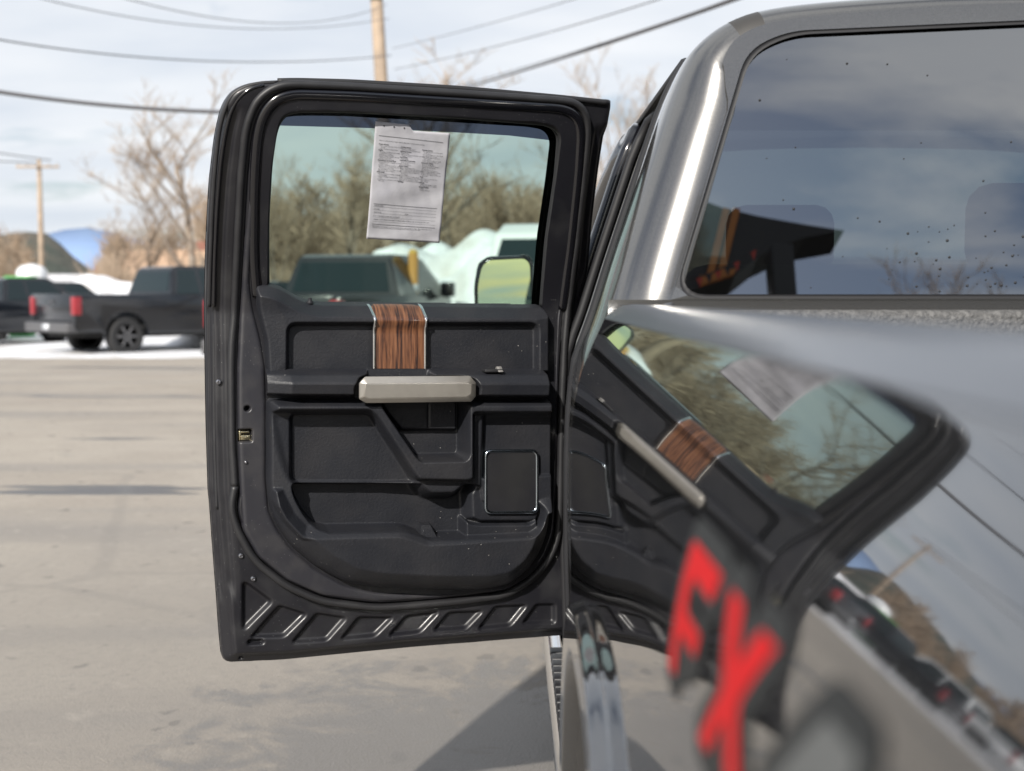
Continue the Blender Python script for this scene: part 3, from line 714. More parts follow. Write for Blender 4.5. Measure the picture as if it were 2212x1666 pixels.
hp = setin(hp, sd_poly(Up, Vp, P(Z3([(314, 1140), (410, 1136), (410, 1216), (314, 1218)]), .012)), -.02, .003)
cu_, cv_ = P(Z3([(380, 978)]), .012)[0]; hp = setin(hp, np.hypot(Up-cu_, Vp-cv_)-.0050, -.01, .002); hp = hp+.0012*np.exp(-((np.hypot(Up-cu_, Vp-cv_)-.007)/.0012)**2)
dk_ = hfield('jamb_cover', M['jamb'], hp, Up, Vp, sp < 0, snap=[(sp, 0.0)])
# latch
a = P(Z3([(318, 1142), (404, 1138), (404, 1212), (318, 1214)]), .006); x0, x1, z0, z1 = a[:, 0].min(), a[:, 0].max(), a[:, 1].min(), a[:, 1].max()
lt = dk('latch', box(x0, x1, .004, .02, z0, z1, .002), M['rubber2'])
lc = dk('latch_claw', box(x0+.001, x1, -.004, .006, z0, z0+.012, .002), M['brass']); lc2 = dk('latch_claw', box(x0+.001, x1-.002, -.004, .006, z1-.006, z1-.001, .0015), M['brass']); lc3 = dk('latch_claw', box(x0, x0+.006, -.004, .006, z0, z1, .0015), M['brass'])
# seals as tubes on the door
def seal(name, pts, h, r, m, flat=1.0, closed=False, rr=.03, n=12, w=0.0):
    q = rnd(P(pts, h), rr, 6, closed); V = []
    path = []
    for i in range(len(q)):
        path.append(loc(q[i][0]+w*math.sin(i*1.7)*.3, q[i][1], h))
    # resample for even bending
    pp = np.array(path); s = np.r_[0, np.cumsum(np.linalg.norm(np.diff(pp, axis=0), axis=1))]; k = max(8, int(s[-1]/.008)); sn = np.linspace(0, s[-1], k)
    pp = np.stack([np.interp(sn, s, pp[:, c]) for c in range(3)], 1)
    if w: pp[:, 0] += w*np.convolve(rng.normal(size=k+30), np.ones(31)/31, 'valid')*5
    return dk(name, tube(pp, r, n, closed, flat), m)
TBp = [(508, 1050), (502, 962), (499, 801), (500.5, 740), (506, 690), (510, 600), (514, 513), (521, 378), (530, 288), (540, 250), (556, 216), (583, 194), (610, 184), (640, 182), (759, 187), (996, 202), (1209, 217), (1238, 221), (1257, 233), (1268, 255), (1270, 285), (1265, 344), (1246, 513), (1229, 649), (1219, 740), (1213, 870), (1210, 1040), (1208, 1120), (1204, 1165), (1184, 1212), (1148, 1253), (1095, 1285), (994, 1299), (867, 1310), (811, 1313), (694, 1299), (616, 1265), (551, 1213), (514, 1148), (499, 1100), (508, 1050)]
seal('weatherstrip', TBp, .006, .0085, M['rubber'], 1.1, w=.0003)
seal('weatherstrip', [(516, 1050), (511, 962), (508, 801), (509.5, 740), (514, 690), (519, 600), (524, 513), (531, 378), (540, 292), (551, 252), (567, 222), (590, 202), (614, 192), (640, 190), (759, 195), (996, 210), (1209, 226), (1232, 230), (1248, 240), (1258, 258), (1260, 285), (1255, 344), (1237, 513), (1221, 649), (1211, 740)], .004, .0035, M['rubber2'])
# outer edge seals at the rear edge of the door
seal('edge_seal', [(452, 663), (455, 560), (459, 450), (466, 350), (473, 285), (484, 240), (500, 205), (528, 188), (560, 180), (600, 178)], -.012, .0042, M['rubber'])
seal('edge_seal', [(462, 662), (464, 560), (469, 450), (477, 350), (487, 285), (499, 240), (517, 209), (545, 190), (570, 184)], -.008, .0048, M['gloss'])
seal('edge_seal', [(469, 1100), (464, 960), (463, 850), (463, 700)], -.020, .004, M['rubber'])
seal('top_seal', [(600, 176), (640, 175), (759, 178), (996, 192), (1209, 211), (1312, 222)], -.004, .0065, M['rubber2'])
# glossy window frame and glass run
fr_out = [(556, 640), (549, 560), (549, 479), (551, 378), (557, 300), (565, 262), (580, 232), (605, 212), (640, 204), (759, 207), (996, 221), (1209, 234), (1235, 243), (1251, 262), (1255, 290), (1250, 378), (1232, 547), (1215, 668)]
seal('window_frame', fr_out, .008, .012, M['gloss'], .62, rr=.035)
run_p = [(567, 612), (566, 479), (573, 350), (583, 285), (592, 258), (608, 236), (640, 227), (759, 228), (996, 241), (1180, 257), (1208, 268), (1222, 292), (1214, 378), (1194, 513), (1180, 662)]
seal('window_run', run_p, -.002, .0155, M['rubber'], .55, rr=.04)
# inner edge fin of the run, gives the doubled dark line
seal('window_run', [(577, 612), (576, 479), (583, 355), (593, 290), (602, 266), (616, 248), (644, 240), (759, 241), (996, 254), (1176, 268), (1196, 277), (1206, 298), (1200, 378), (1180, 513), (1168, 662)], -.010, .004, M['rubber2'], rr=.03)
# pane, slightly curved, and the smoked visor outside it
def pane(name, outline, h, m, cells=.03, curve=.0):
    V, Fc = fromcurve([outline], 0.0); a = subdiv(([(v[0], v[1], 0) for v in V], Fc), cells); return dk(name, ([loc(v[0], v[1], h) for v in a[0]], a[1]), m)
GW = GO*1.0; c = GO.mean(0); GW = c+(GO-c)*1.03
pane('door_window', GW, -.022, M['glass'])
vis = P([(585, 232), (760, 230), (1000, 245), (1215, 262), (1213, 306), (1100, 293), (980, 286), (800, 277), (585, 271)], -.045)
pane('window_visor', vis, -.045, M['visor'])

# ------------------------------------------------------------------ upper trim of the inner panel
def grid_between(bot, top, ul, ur, du, nv):
    us = np.arange(ul, ur+du, du); b = np.array([bot(u) for u in us]); t = np.array([top(u) for u in us]); f = np.linspace(0, 1, nv)[:, None]
    return np.repeat(us[None, :], nv, 0), b[None, :]*(1-f)+t[None, :]*f
UPp = [(556, 624), (560, 616), (567, 614), (585, 614), (610, 622), (640, 640), (665, 651), (690, 656), (1174, 662), (1186, 668), (1190, 680), (1190, 820), (579.6, 820), (575, 737), (560, 675)]
UP = rnd(P(UPp, .045), .008, 3)
s1 = P([(579, 798), (1189, 797)], .055); s2 = P([(577, 862), (1189, 866)], .075)
l1 = lambda u: s1[0, 1]+(u-s1[0, 0])*(s1[1, 1]-s1[0, 1])/(s1[1, 0]-s1[0, 0])
l2 = lambda u: s2[0, 1]+(u-s2[0, 0])*(s2[1, 1]-s2[0, 1])/(s2[1, 0]-s2[0, 0])
um, uM = UP[:, 0].min()-.006, UP[:, 0].max()+.006; vtop = UP[:, 1].max()+.006
Ug, Vg = grid_between(lambda u: l1(u)-.004, lambda u: vtop, um, uM, .0018, 130)
s = sd_poly(Ug, Vg, UP)
hh = np.interp(-s, [-.006, 0, .003, .006, .05], [-.012, .01, .038, .043, .048])
ext = P([(450, 612), (585, 614), (610, 622), (640, 640), (665, 651), (690, 656), (1174, 662), (1350, 664), (1350, 900), (450, 900)], .03)
stp = sd_poly(Ug, Vg, rnd(ext, .02, 4))
hh = np.minimum(hh, np.interp(-stp, [-.01, 0, .004, .028, .034, .1], [-.02, .004, .016, .0445, .048, .048]))
RCs = rnd(P([(622, 830), (622.5, 700), (1163, 700), (1163, 830)], .046), .02, 6)
hh = setin(hh, sd_poly(Ug, Vg, RCs), .024, .010)
hfield('upper_trim', M['plastic'], hh, Ug, Vg, s < .004)
# wood strip over the crest with chrome edges
def topline(u): 
    a = P([(690, 656), (1174, 662)], .004); return a[0, 1]+(u-a[0, 0])*(a[1, 1]-a[0, 1])/(a[1, 0]-a[0, 0])
def strip_door(name, xa_top, xa_bot, xb_top, xb_bot, hgt, m, dome=0.0):
    A = P([(xa_top, 657), (xa_bot, 690), (xa_bot, 797)], .048); B = P([(xb_top, 657), (xb_bot, 690), (xb_bot, 797)], .048)
    V = []; Fc = []; n = 18; k = 8
    for j in range(n+1):
        f = j/n
        fr = np.interp(f, [0, .35, 1], [0, 1, 2]); i = min(int(fr), 1); g = fr-i
        a = A[i]*(1-g)+A[i+1]*g; b = B[i]*(1-g)+B[i+1]*g
        for q in range(k+1):
            t = q/k; u = a[0]*(1-t)+b[0]*t; v = a[1]*(1-t)+b[1]*t
            d = topline(u)-v; hb_ = float(np.interp(d, [-.002, 0, .004, .028, .034, .040, .052], [-.004, .004, .016, .0445, .048, .047, .036]))
            V.append(loc(u, v, hb_+hgt*(1 if 0 < q < k else .2)+dome*math.sin(math.pi*t)))
    for j in range(n):
        for q in range(k): a = j*(k+1)+q; Fc.append((a, a+1, a+k+2, a+k+1))
    return dk(name, (V, Fc), m)
strip_door('wood_insert', 807, 814, 914, 918, .0022, M['wood'])
strip_door('chrome_strip', 801, 807, 807, 814, .0042, M['chrome'], .001)
strip_door('chrome_strip', 914, 918, 920.5, 924.5, .0042, M['chrome'], .001)
dk('lock_pin', xf(lathe([(-.001, .0075), (.003, .0075), (.005, .005), (.011, .0042), (.012, .001)], 14, 'z'), Matrix.Translation(loc(*P([(671, 655)], .02)[0], .012))), M['plastic2'])

# ------------------------------------------------------------------ armrest
uL = P([(577, 830)], .06)[0, 0]; uR = P([(1190, 830)], .08)[0, 0]
Ug, Vg = grid_between(l2, l1, uL, uR, .0018, 60)
f = (Vg-Vg[:1])/(Vg[-1:]-Vg[:1])          # 0 at the lower edge, 1 at the upper
full_h = np.interp(f, [0, .10, .17, .20, .52, .60, .80, .84, 1.0], [.052, .060, .088, .092, .097, .095, .082, .078, .036])
uc = P([(630, 830)], .09)[0, 0]
k = np.clip((Ug-uL)/(uc-uL), 0, 1); hh = .03+(full_h-.03)*(0.55+.45*k)
k2 = np.clip((uR-Ug)/.008, 0, 1); hh = hh*(.5+.5*sm(k2))
# recess behind the handle and hollow round its ends
hr = rnd(P([(803, 780), (945, 780), (938, 815), (1000, 815), (1027, 822), (1034, 838), (1030, 880), (772, 880), (768, 838), (780, 818), (800, 812)], .09), .006, 3)
hh = setin(hh, sd_poly(Ug, Vg, hr), .042, .010)
hfield('armrest', M['plastic'], hh, Ug, Vg)
# handle: bevelled satin bar
HD = P([(777, 829), (790, 815), (1014, 813), (1027, 828), (1027, 855), (1017, 867), (790, 871), (777, 861)], .085)
def ring_loft(outlines, name, m, **kw):
    V = []; Fc = []; n = len(outlines[0][0])
    for o_, hgt in outlines:
        for q in o_: V.append(loc(q[0], q[1], hgt))
    for i in range(len(outlines)-1):
        for k in range(n): Fc.append((i*n+k, i*n+(k+1) % n, (i+1)*n+(k+1) % n, (i+1)*n+k))
    Fc.append(tuple((len(outlines)-1)*n+k for k in range(n)))
    return dk(name, (V, Fc), m, **kw)
HF = P([(790, 828), (796, 829.5), (1008, 828.5), (1019, 829), (1018, 852), (1008, 858), (796, 861), (786, 856)], .112)
Hs = P([(776, 828), (789, 814), (1015, 812), (1028, 827), (1028, 856), (1018, 868), (790, 871), (776, 862)], .100)
hd = ring_loft([(P([(784, 832), (796, 822), (1008, 820), (1018, 832), (1018, 850), (1010, 858), (798, 860), (786, 854)], .05), .045), (Hs, .096), (Hs, .101), (HF, .1125)], 'pull_handle', M['satin'], sharp=25)
bm = bmesh.new(); bm.from_mesh(hd.data); bmesh.ops.bevel(bm, geom=bm.edges[:], offset=.0012, segments=3, affect='EDGES'); bm.to_mesh(hd.data); bm.free()
hd.data.polygons.foreach_set('use_smooth', [True]*len(hd.data.polygons)); hd.data.set_sharp_from_angle(angle=R(35))
# window switch on the ledge
a = P([(1042, 801), (1082, 800)], .06)
sw = dk('window_switch', box(a[0, 0], a[1, 0], -.082, -.05, a[0, 1]-.003, a[0, 1]+.004, .0015), M['rubber2'])
dk('switch_paddle', prism([(-.088, -.002), (-.07, .010), (-.06, .004), (-.06, -.002)], a[0, 0]+.030, a[0, 0]+.042, 'x', .001), M['trimgrey']).location.z = a[0, 1]
# ------------------------------------------------------------------ lower trim with cup, pocket and speaker
LPp = [(577, 858), (576.7, 1036), (583, 1101), (600, 1140), (629, 1182), (681, 1226), (746, 1261), (811, 1272), (922, 1277), (1041, 1277), (1101, 1265), (1142, 1233), (1168, 1195), (1183, 1154), (1190, 1110), (1190, 858)]
LP = rnd(P(LPp, .03), .02, 4)
um, uM = LP[:, 0].min()-.006, LP[:, 0].max()+.006; vb = LP[:, 1].min()-.006
Ug, Vg = grid_between(lambda u: vb, l2, um, uM, .0016, 290)
s = sd_poly(Ug, Vg, LP)
hh = np.interp(-s, [-.008, 0, .003, .008, .05], [-.012, .006, .040, .052, .058])
sdp = lambda pts, hgt, r: sd_poly(Ug, Vg, rnd(P(pts, hgt), r, 4))
# ledge under the armrest and the V shaped band
VB = [(570, 840), (1195, 840), (1195, 893), (1024.5, 893), (1024.5, 1036), (1010, 1040), (906, 1038), (895, 1030), (801, 889), (582, 889), (570, 880)]
hh = setin(hh, sdp(VB, .080, .006), .084, .010)
hh = setin(hh, sdp([(586, 894), (799, 891), (893, 1036), (897, 1046), (640, 1046), (628, 1036), (612, 1000)], .05, .02), .047, .022)
hh = setin(hh, sdp([(628, 894), (798, 893), (890, 1036), (890, 1044), (640, 1044), (628, 1034)], .04, .012), .030, .010)
hh = setin(hh, sdp([(1042, 896), (1200, 896), (1200, 1132), (1036, 1132), (1036, 1056)], .04, .008), .040, .014)
# bowl of the lower panel
band_o = [(577, 1040), (592, 1082), (617, 1127), (644, 1155), (656, 1166), (700, 1164.5), (861, 1160.5), (880, 1164), (924, 1179), (1020, 1174), (1146, 1165), (1165, 1155), (1178, 1137), (1186, 1112), (1230, 1112), (1230, 1330), (540, 1330), (540, 1040)]
sb = sdp(band_o, .08, .006)
bowl = .010+.078*np.sqrt(np.clip(-s/.052, 0, 1))
reg = setin(np.zeros_like(hh), sb, 1.0, .010)
rise = np.clip((.034-np.maximum(sb, 0))/.034, 0, 1)          # chamfer band above the bowl edge
below = sm((P([(800, 1046)], .06)[0, 1]-Vg)/.004)
hh2 = .050+.034*rise
inb = below*(sb > -.009)
hh = hh*(1-inb)+np.maximum(hh, hh2)*inb
hh = hh*(1-reg)+np.minimum(bowl, .084)*reg
hh = np.minimum(hh, np.interp(-s, [-.008, 0, .002, .006, .05], [-.012, .0, .03, .05, .2]))
# pocket opening
PO = [(631, 1047), (634, 1064), (640, 1080), (655, 1107), (668, 1124), (686, 1138), (707, 1143.5), (863, 1140.5), (880, 1143), (926, 1160), (1003, 1157), (1141, 1151), (1157, 1141), (1166, 1125), (1170, 1100), (1160, 1085), (1040, 1085), (1036, 1052), (1022, 1047)]
hh = setin(hh, sdp(PO, .045, .006), -.010, .006)
# speaker block standing in the pocket
hh = np.maximum(hh, setin(np.zeros_like(hh), sdp([(1030, 1030), (1180, 1030), (1174, 1100), (1160, 1128), (1142, 1131), (1036, 1131), (1014, 1122), (1012, 1066)], .04, .004), .044, .020))
hh = np.maximum(hh, setin(np.zeros_like(hh), sdp([(1003, 1121), (1016, 1130), (1036, 1132), (1141, 1131), (1158, 1120), (1160, 1150), (1003, 1160)], .04, .002), .050, .004))
# nose under the V band
hh = np.maximum(hh, setin(np.zeros_like(hh), sdp([(893, 1028), (1026, 1028), (1006, 1056), (985, 1074), (930, 1075), (910, 1060)], .06, .01), .060, .028))
# cup inside the V band
hh = setin(hh, sdp([(826, 830), (826, 879), (897, 983), (906, 992), (1000, 990), (1006, 980), (1006, 830)], .06, .006), .008, .010)
cup2 = sdp([(826, 840), (826, 879), (868, 929), (988, 929), (988, 840)], .03, .003)
inside = sdp([(826, 820), (826, 879), (897, 981), (906, 986), (1000, 984), (1006, 975), (1006, 820)], .03, .006) < -.002
hh = np.where(inside, np.maximum(hh, setin(np.full_like(hh, .006), cup2, .026, .003)), hh)
# thin parting line of the lid in the cup
for a_, b_ in (((865, 928), (927, 928)), ((927, 928), (927, 875))):
    qa, qb = P([a_], .03)[0], P([b_], .03)[0]; dd = sd_poly(Ug, Vg, [tuple(qa), tuple(qb), (qb[0]+1e-4, qb[1]+1e-4)])
    hh = setin(hh, np.abs(dd)-.0012, .022, .0015)
hh = hh+.0004*np.sin(Ug*31)*np.sin(Vg*27)
hfield('lower_trim', M['plastic'], hh, Ug, Vg, s < .004, soft=2)
# speaker cover and its smoked ring
spo = rnd(P([(1046.7, 972), (1163.5, 971), (1163.5, 1110), (1046.7, 1111)], .052), .016, 7)
spi = rnd(P([(1052, 978), (1158, 977), (1158, 1104), (1052, 1105)], .052), .013, 7)
ring_loft([(spo, .040), (spo, .0515), (spo*.97+spo.mean(0)*.03, .0535), (spi, .0535), (spi*.99+spi.mean(0)*.01, .044)], 'speaker_ring', M['smoked'])
sg_ = []
V, Fc = fromcurve([spi], 0.0); a = subdiv(([(v[0], v[1], 0) for v in V], Fc), .02)
spk = dk('speaker_cover', ([loc(v[0], v[1], .0518) for v in a[0]], a[1]), M['plastic2'])
# hook moulded in the pocket
a = P([(903, 1158), (908, 1133), (935, 1132), (952, 1160)], .04)
dk('pocket_hook', ([loc(*a[0], -.010), loc(*a[1], -.010), loc(*a[2], -.010), loc(*a[3], -.010), loc(a[0][0]+.004, a[0][1], .045), loc(a[1][0]+.003, a[1][1]-.002, .040), loc(a[2][0]-.006, a[2][1]-.002, .040), loc(a[3][0]-.010, a[3][1], .045)], [(4, 5, 6, 7), (0, 1, 5, 4), (1, 2, 6, 5), (2, 3, 7, 6)]), M['plastic'], smooth=False)
# screws and studs
def screw(px, py, h, r=.0055):
    q = P([(px, py)], h)[0]; c = loc(q[0], q[1], h)
    o = dk('screw', xf(lathe([(-.002, r), (.001, r), (.0025, r*.8), (.003, r*.5), (.001, r*.42), (.001, .0005)], 16, 'y'), Matrix.Translation(c) @ Matrix.Rotation(math.pi, 4, 'Z')), M['steel'], sharp=30)
    return o
for px, py, hgt, r_ in ((*Z5([(335, 552)])[0], -.002, .0058), (*Z5([(436, 742)])[0], -.002, .0060), (*Z3([(370, 1374)])[0], .016, .0036), (*Z3([(168, 782)])[0], -.008, .006)): screw(px, py, hgt, r_)
# hinges, check strap and grommets between door and pillar
for vz in (-.22, -.66):
    tk('door_hinge', box(.13, .20, 2.93, 3.0, EYE+vz-.035, EYE+vz+.035, .008), M['gloss'])
tk('check_strap', box(.145, .185, 2.80, 3.0, EYE-.155, EYE-.135, .006), M['gloss'])
tk('check_strap', box(.120, .175, 2.86, 2.97, EYE-.345, EYE-.325, .006), M['gloss'])

# ------------------------------------------------------------------ the sheet taped to the door window
HP = -.012
pc = P([(811, 262), (973, 281), (950, 525), (791, 516)], HP)      # top left, top right, bottom right, bottom left
def pb(s_, t_):                                                # s across, t down
    q = (pc[0]*(1-s_)+pc[1]*s_)*(1-t_)+(pc[3]*(1-s_)+pc[2]*s_)*t_; return q
def pz(s_, t_):
    return HP+.0035*math.sin(s_*3.0+t_*2.2)+.0010*math.sin(s_*6+t_*11)+.0005*math.sin(t_*31+s_*7)+.0003*math.sin(s_*37-t_*21)+.020*max(0, s_-.80)**1.6*min(1, t_*1.3)+.012*max(0, t_-.93)*6*(.1)
m = mat('white_paper', (0.42, 0.42, 0.45), 0.8, vary=((0.39,0.39,0.43), 18, .4, .7), bump=(30, .30, .004)); M['paper'] = m
notch = lambda s_: .0 if s_ < .44 else (.045*min(1, (s_-.44)/.05)-.035*max(0, s_-.49)*1.0)
V = []; Fc = []; nx, ny = 34, 44
for j in range(ny+1):
    for i in range(nx+1):
        s_ = i/nx; t_ = j/ny; t2 = notch(s_)+(1-notch(s_))*t_; q = pb(s_, t2); V.append(loc(q[0], q[1], pz(s_, t2)))
for j in range(ny):
    for i in range(nx): a = j*(nx+1)+i; Fc.append((a, a+1, a+nx+2, a+nx+1))
# into world coordinates, as a thing of its own
DM = Matrix.Translation((H2[0], H2[1], EYE)) @ Matrix.Rotation(ang, 4, 'Z')
base = DM @ Vector(loc(*pb(.5, 1.0), HP))
paper = mk('paper_form', [tuple(DM @ Vector(v)-base) for v in V], Fc, M['paper'], None, loc=tuple(base))
tag(paper, 'white printed form with small text taped to the open truck door window', 'paper')
so_ = paper.modifiers.new('thickness', 'SOLIDIFY'); so_.thickness = .0004; so_.offset = 1
bpy.context.view_layer.update()
PW, PH = .215, .33                                               # sheet units used for the type
def ink(name, vf, lift=.0009):
    V = [tuple(DM @ Vector(loc(*pb(x/PW, y/PH), pz(x/PW, y/PH)+lift))-base) for x, y in vf[0]]
    return mk(name, V, vf[1], M['ink'], paper, smooth=False)
def txt(body, x, y, size, off=0.0, line=1.0):
    V, Fc = fromtext(body, size, offset=off, res=1, line=line); return [(x+v[0], y-v[1]) for v in V], Fc
c1 = [('Frame & Body', ['Frame-cracks, corrective welds, or rusted', '   through', 'Dog tracks-bent or twisted frame']), ('Engine', ['Oil leakage, excluding normal seepage', 'Cracked block or head', 'Belts missing or inoperable', 'Knocks or misses related to camshaft', '   lifters and push rods', 'Abnormal exhaust discharge']), ('Transmission & Drive Shaft', ['Improper fluid level or leakage, excluding', '   normal seepage', 'Cracked or damaged case which is visible', 'Abnormal noise or vibration caused by faulty', '   transmission or drive shaft', 'Improper shifting or functioning in any gear', 'Manual clutch slips or chatters']), ('Differential', ['Improper fluid level or leakage, excluding', '   normal seepage', 'Cracked or damaged housing which is', '   visible', 'Abnormal noise or vibration caused by faulty', '   differential'])]
c2 = [('Cooling System', ['Leakage including radiator', 'Improperly functioning water pump']), ('Electrical System', ['Battery leakage', 'Improperly functioning alternator, generator,', '   battery, or starter']), ('Fuel System', ['Visible leakage']), ('Inoperable Accessories', ['Gauges or warning devices', 'Air conditioner', 'Heater & Defroster']), ('Brake System', ['Failure warning light broken', 'Pedal not firm under pressure (DOT spec.)', 'Not enough pedal reserve (DOT spec.)', 'Does not stop vehicle in straight line', '   (DOT spec.)', 'Hoses damaged', 'Drum or rotor too thin (Mfgr. Specs)', 'Lining or pad thickness less than 1/32 inch', 'Power unit not operating or leaking', 'Structural or mechanical parts damaged']), ('Air Bags', [])]
c3 = [('Steering System', ['Too much free play at steering wheel', '   (DOT specs.)', 'Free play in linkage more than 1/4 inch', 'Steering gear binds or jams', 'Front wheels aligned improperly', '   (DOT specs.)', 'Power unit belts cracked or slipping', 'Power unit fluid level improper']), ('Suspension System', ['Ball joint seals damaged', 'Structural parts bent or damaged', 'Stabilizer bar disconnected', 'Spring broken', 'Shock absorber mounting loose', 'Rubber bushings damaged or missing', 'Radius rod damaged or missing', 'Shock absorber leaking or functioning', '   improperly']), ('Tires', ['Tread depth less than 2/32 inch', 'Sizes mismatched', 'Visible damage']), ('Wheels', ['Visible cracks, damage or repairs', 'Mounting bolts loose or missing']), ('Exhaust System', ['Leakage', 'Catalytic Converter'])]
sz = .0047
ink('printed_text', txt('Here is a list of some major defects that may occur in used vehicles.', .014, .052, sz))
for cx_, y0_, col_ in ((.014, .062, c1), (.076, .064, c2), (.138, .066, c3)):
    y = y0_; mb = MB()
    for hd_, ls in col_:
        v_, f_ = txt(hd_, cx_, y, sz, .00012); mb.add(([(a, b, 0) for a, b in v_], f_)); y += .0043
        for l_ in ls:
            v_, f_ = txt(l_, cx_+.003, y, sz*.80); mb.add(([(a, b, 0) for a, b in v_], f_)); y += .0040
    ink('text_column', ([(a, b) for a, b, c in mb.V], mb.F))
def rule(y, w, x0=.012, x1=.197):
    n = 16; xs = np.linspace(x0, x1, n); V = [(x, y) for x in xs]+[(x, y+w) for x in xs]; return V, [(i, i+1, n+i+1, n+i) for i in range(n-1)]
for y, w in ((.0375, .0010), (.228, .0010), (.236, .0004), (.2455, .0004), (.2545, .0004), (.2655, .0004), (.278, .0004), (.286, .0010)): ink('ruled_line', rule(y, w))
for s_, x, y in (('DEALER NAME', .014, .2345), ('ADDRESS', .014, .244), ('TELEPHONE', .014, .253), ('EMAIL', .105, .253), ('FOR COMPLAINTS AFTER SALE, CONTACT:', .014, .2635), ('I HEREBY ACKNOWLEDGE RECEIPT OF THE BUYERS GUIDE AT THE CLOSING OF THIS SALE.', .014, .2735)): ink('printed_text', txt(s_, x, y, sz*.85))
ink('printed_text', txt('IMPORTANT: The information on this form is part of any contract to buy this vehicle. Removing this label before\nconsumer purchase (except for purpose of test-driving) violates federal law (16 C.F.R. 455).', .014, .2935, sz*.80, line=.95))
for x in (.024, .052, .081):
    a = [(x+.0021*math.cos(t), .0105+.0021*math.sin(t)) for t in np.linspace(0, 2*math.pi, 13)[:-1]]; ink('punched_hole', (a, [tuple(range(12))]))

# ------------------------------------------------------------------ ground
def ground_mat():
    m = bpy.data.materials.new('salt_bleached_asphalt'); m.use_nodes = True; t = m.node_tree; b = t.nodes['Principled BSDF']
    g = N(t, 'ShaderNodeTexCoord')
    def noise(sc, det=6, rough=.55, dist=0.0, scale=(1, 1, 1)):
        mp = N(t, 'ShaderNodeMapping'); mp.inputs['Scale'].default_value = scale; t.links.new(g.outputs['Object'], mp.inputs[0])
        n = N(t, 'ShaderNodeTexNoise'); n.inputs['Scale'].default_value = sc; n.inputs['Detail'].default_value = det; n.inputs['Roughness'].default_value = rough; n.inputs['Distortion'].default_value = dist; t.links.new(mp.outputs[0], n.inputs[0]); return n.outputs[0]
    def rmp(s, a, b_, c=0.0, d=1.0):
        r = N(t, 'ShaderNodeMapRange'); r.interpolation_type = 'SMOOTHSTEP'; r.inputs[1].default_value = a; r.inputs[2].default_value = b_; r.inputs[3].default_value = c; r.inputs[4].default_value = d; t.links.new(s, r.inputs[0]); return r.outputs[0]
    def mix(f, a, b_):
        x = N(t, 'ShaderNodeMix', data_type='RGBA'); t.links.new(f, x.inputs[0])
        for s, i in ((a, 6), (b_, 7)):
            if isinstance(s, tuple): x.inputs[i].default_value = (*s, 1)
            else: t.links.new(s, x.inputs[i])
        return x.outputs[2]
    def mul(a, b_):
        x = N(t, 'ShaderNodeMath', operation='MULTIPLY'); t.links.new(a, x.inputs[0])
        if isinstance(b_, float): x.inputs[1].default_value = b_
        else: t.links.new(b_, x.inputs[1])
        return x.outputs[0]
    c = mix(rmp(noise(.55, 5), .35, .65), (.295, .258, .216), (.355, .315, .265))
    c = mix(rmp(noise(1.0, 4, .5, 0, (.12, .9, 1)), .46, .68), c, (.245, .222, .198))            # worn wheel tracks across the lot
    c = mix(rmp(noise(140, 3, .7), .50, .68), c, (.26, .24, .215))
    c = mix(rmp(noise(260, 2, .7), .60, .70), c, (.46, .43, .38))
    c = mix(mul(rmp(noise(24, 6, .8), .48, .66), .55), c, (.20, .183, .165))
    c = mix(mul(rmp(noise(7, 5, .7, .5), .55, .70), .45), c, (.42, .375, .32))
    # damp patches beside the truck
    mp = N(t, 'ShaderNodeMapping'); mp.inputs['Location'].default_value = (-.05, -3.6, 0); mp.vector_type = 'POINT'; t.links.new(g.outputs['Object'], mp.inputs[0])
    ln = N(t, 'ShaderNodeVectorMath', operation='LENGTH'); t.links.new(mp.outputs[0], ln.inputs[0])
    near = rmp(ln.outputs['Value'], 1.9, .3)
    ad = N(t, 'ShaderNodeMath', operation='MULTIPLY_ADD'); t.links.new(near, ad.inputs[0]); ad.inputs[1].default_value = .30; t.links.new(noise(2.6, 10, .74, .6), ad.inputs[2])
    wet = rmp(ad.outputs[0], .60, .74)
    c = mix(wet, c, (.15, .138, .125))
    # oil spots
    sp = mul(rmp(noise(6.5, 3, .5), .655, .70), 0.6); c = mix(sp, c, (.09, .085, .08))
    # meltwater streak
    st_ = rmp(noise(1.0, 5, .5, .3, (.16, .75, 1)), .635, .66); c = mix(st_, c, (.075, .07, .068))
    # sealed cracks
    v = N(t, 'ShaderNodeTexVoronoi', feature='DISTANCE_TO_EDGE'); v.inputs['Scale'].default_value = .28
    dn = N(t, 'ShaderNodeMixRGB'); dn.inputs[0].default_value = .12; t.links.new(g.outputs['Object'], dn.inputs[1]); nz = N(t, 'ShaderNodeTexNoise'); nz.inputs['Scale'].default_value = 1.2; t.links.new(g.outputs['Object'], nz.inputs[0]); t.links.new(nz.outputs['Color'], dn.inputs[2]); t.links.new(dn.outputs[0], v.inputs[0])
    ck = rmp(v.outputs['Distance'], .012, .004); c = mix(mul(ck, .22), c, (.16, .15, .14))
    # asphalt blends to a darker grey nearest the truck
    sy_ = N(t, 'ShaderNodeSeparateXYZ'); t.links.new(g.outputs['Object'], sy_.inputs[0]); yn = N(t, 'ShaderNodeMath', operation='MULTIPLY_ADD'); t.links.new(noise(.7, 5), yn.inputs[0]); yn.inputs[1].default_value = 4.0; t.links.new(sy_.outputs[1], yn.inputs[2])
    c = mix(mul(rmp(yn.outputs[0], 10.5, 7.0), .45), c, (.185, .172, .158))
    # far ground: dead grass with old snow
    sx_ = N(t, 'ShaderNodeSeparateXYZ'); t.links.new(g.outputs['Object'], sx_.inputs[0])
    far = rmp(sx_.outputs[1], 62, 70); gr = mix(rmp(noise(.09, 6), .45, .6), (.20, .155, .10), (.62, .63, .65)); c = mix(far, c, gr)
    t.links.new(c, b.inputs['Base Color'])
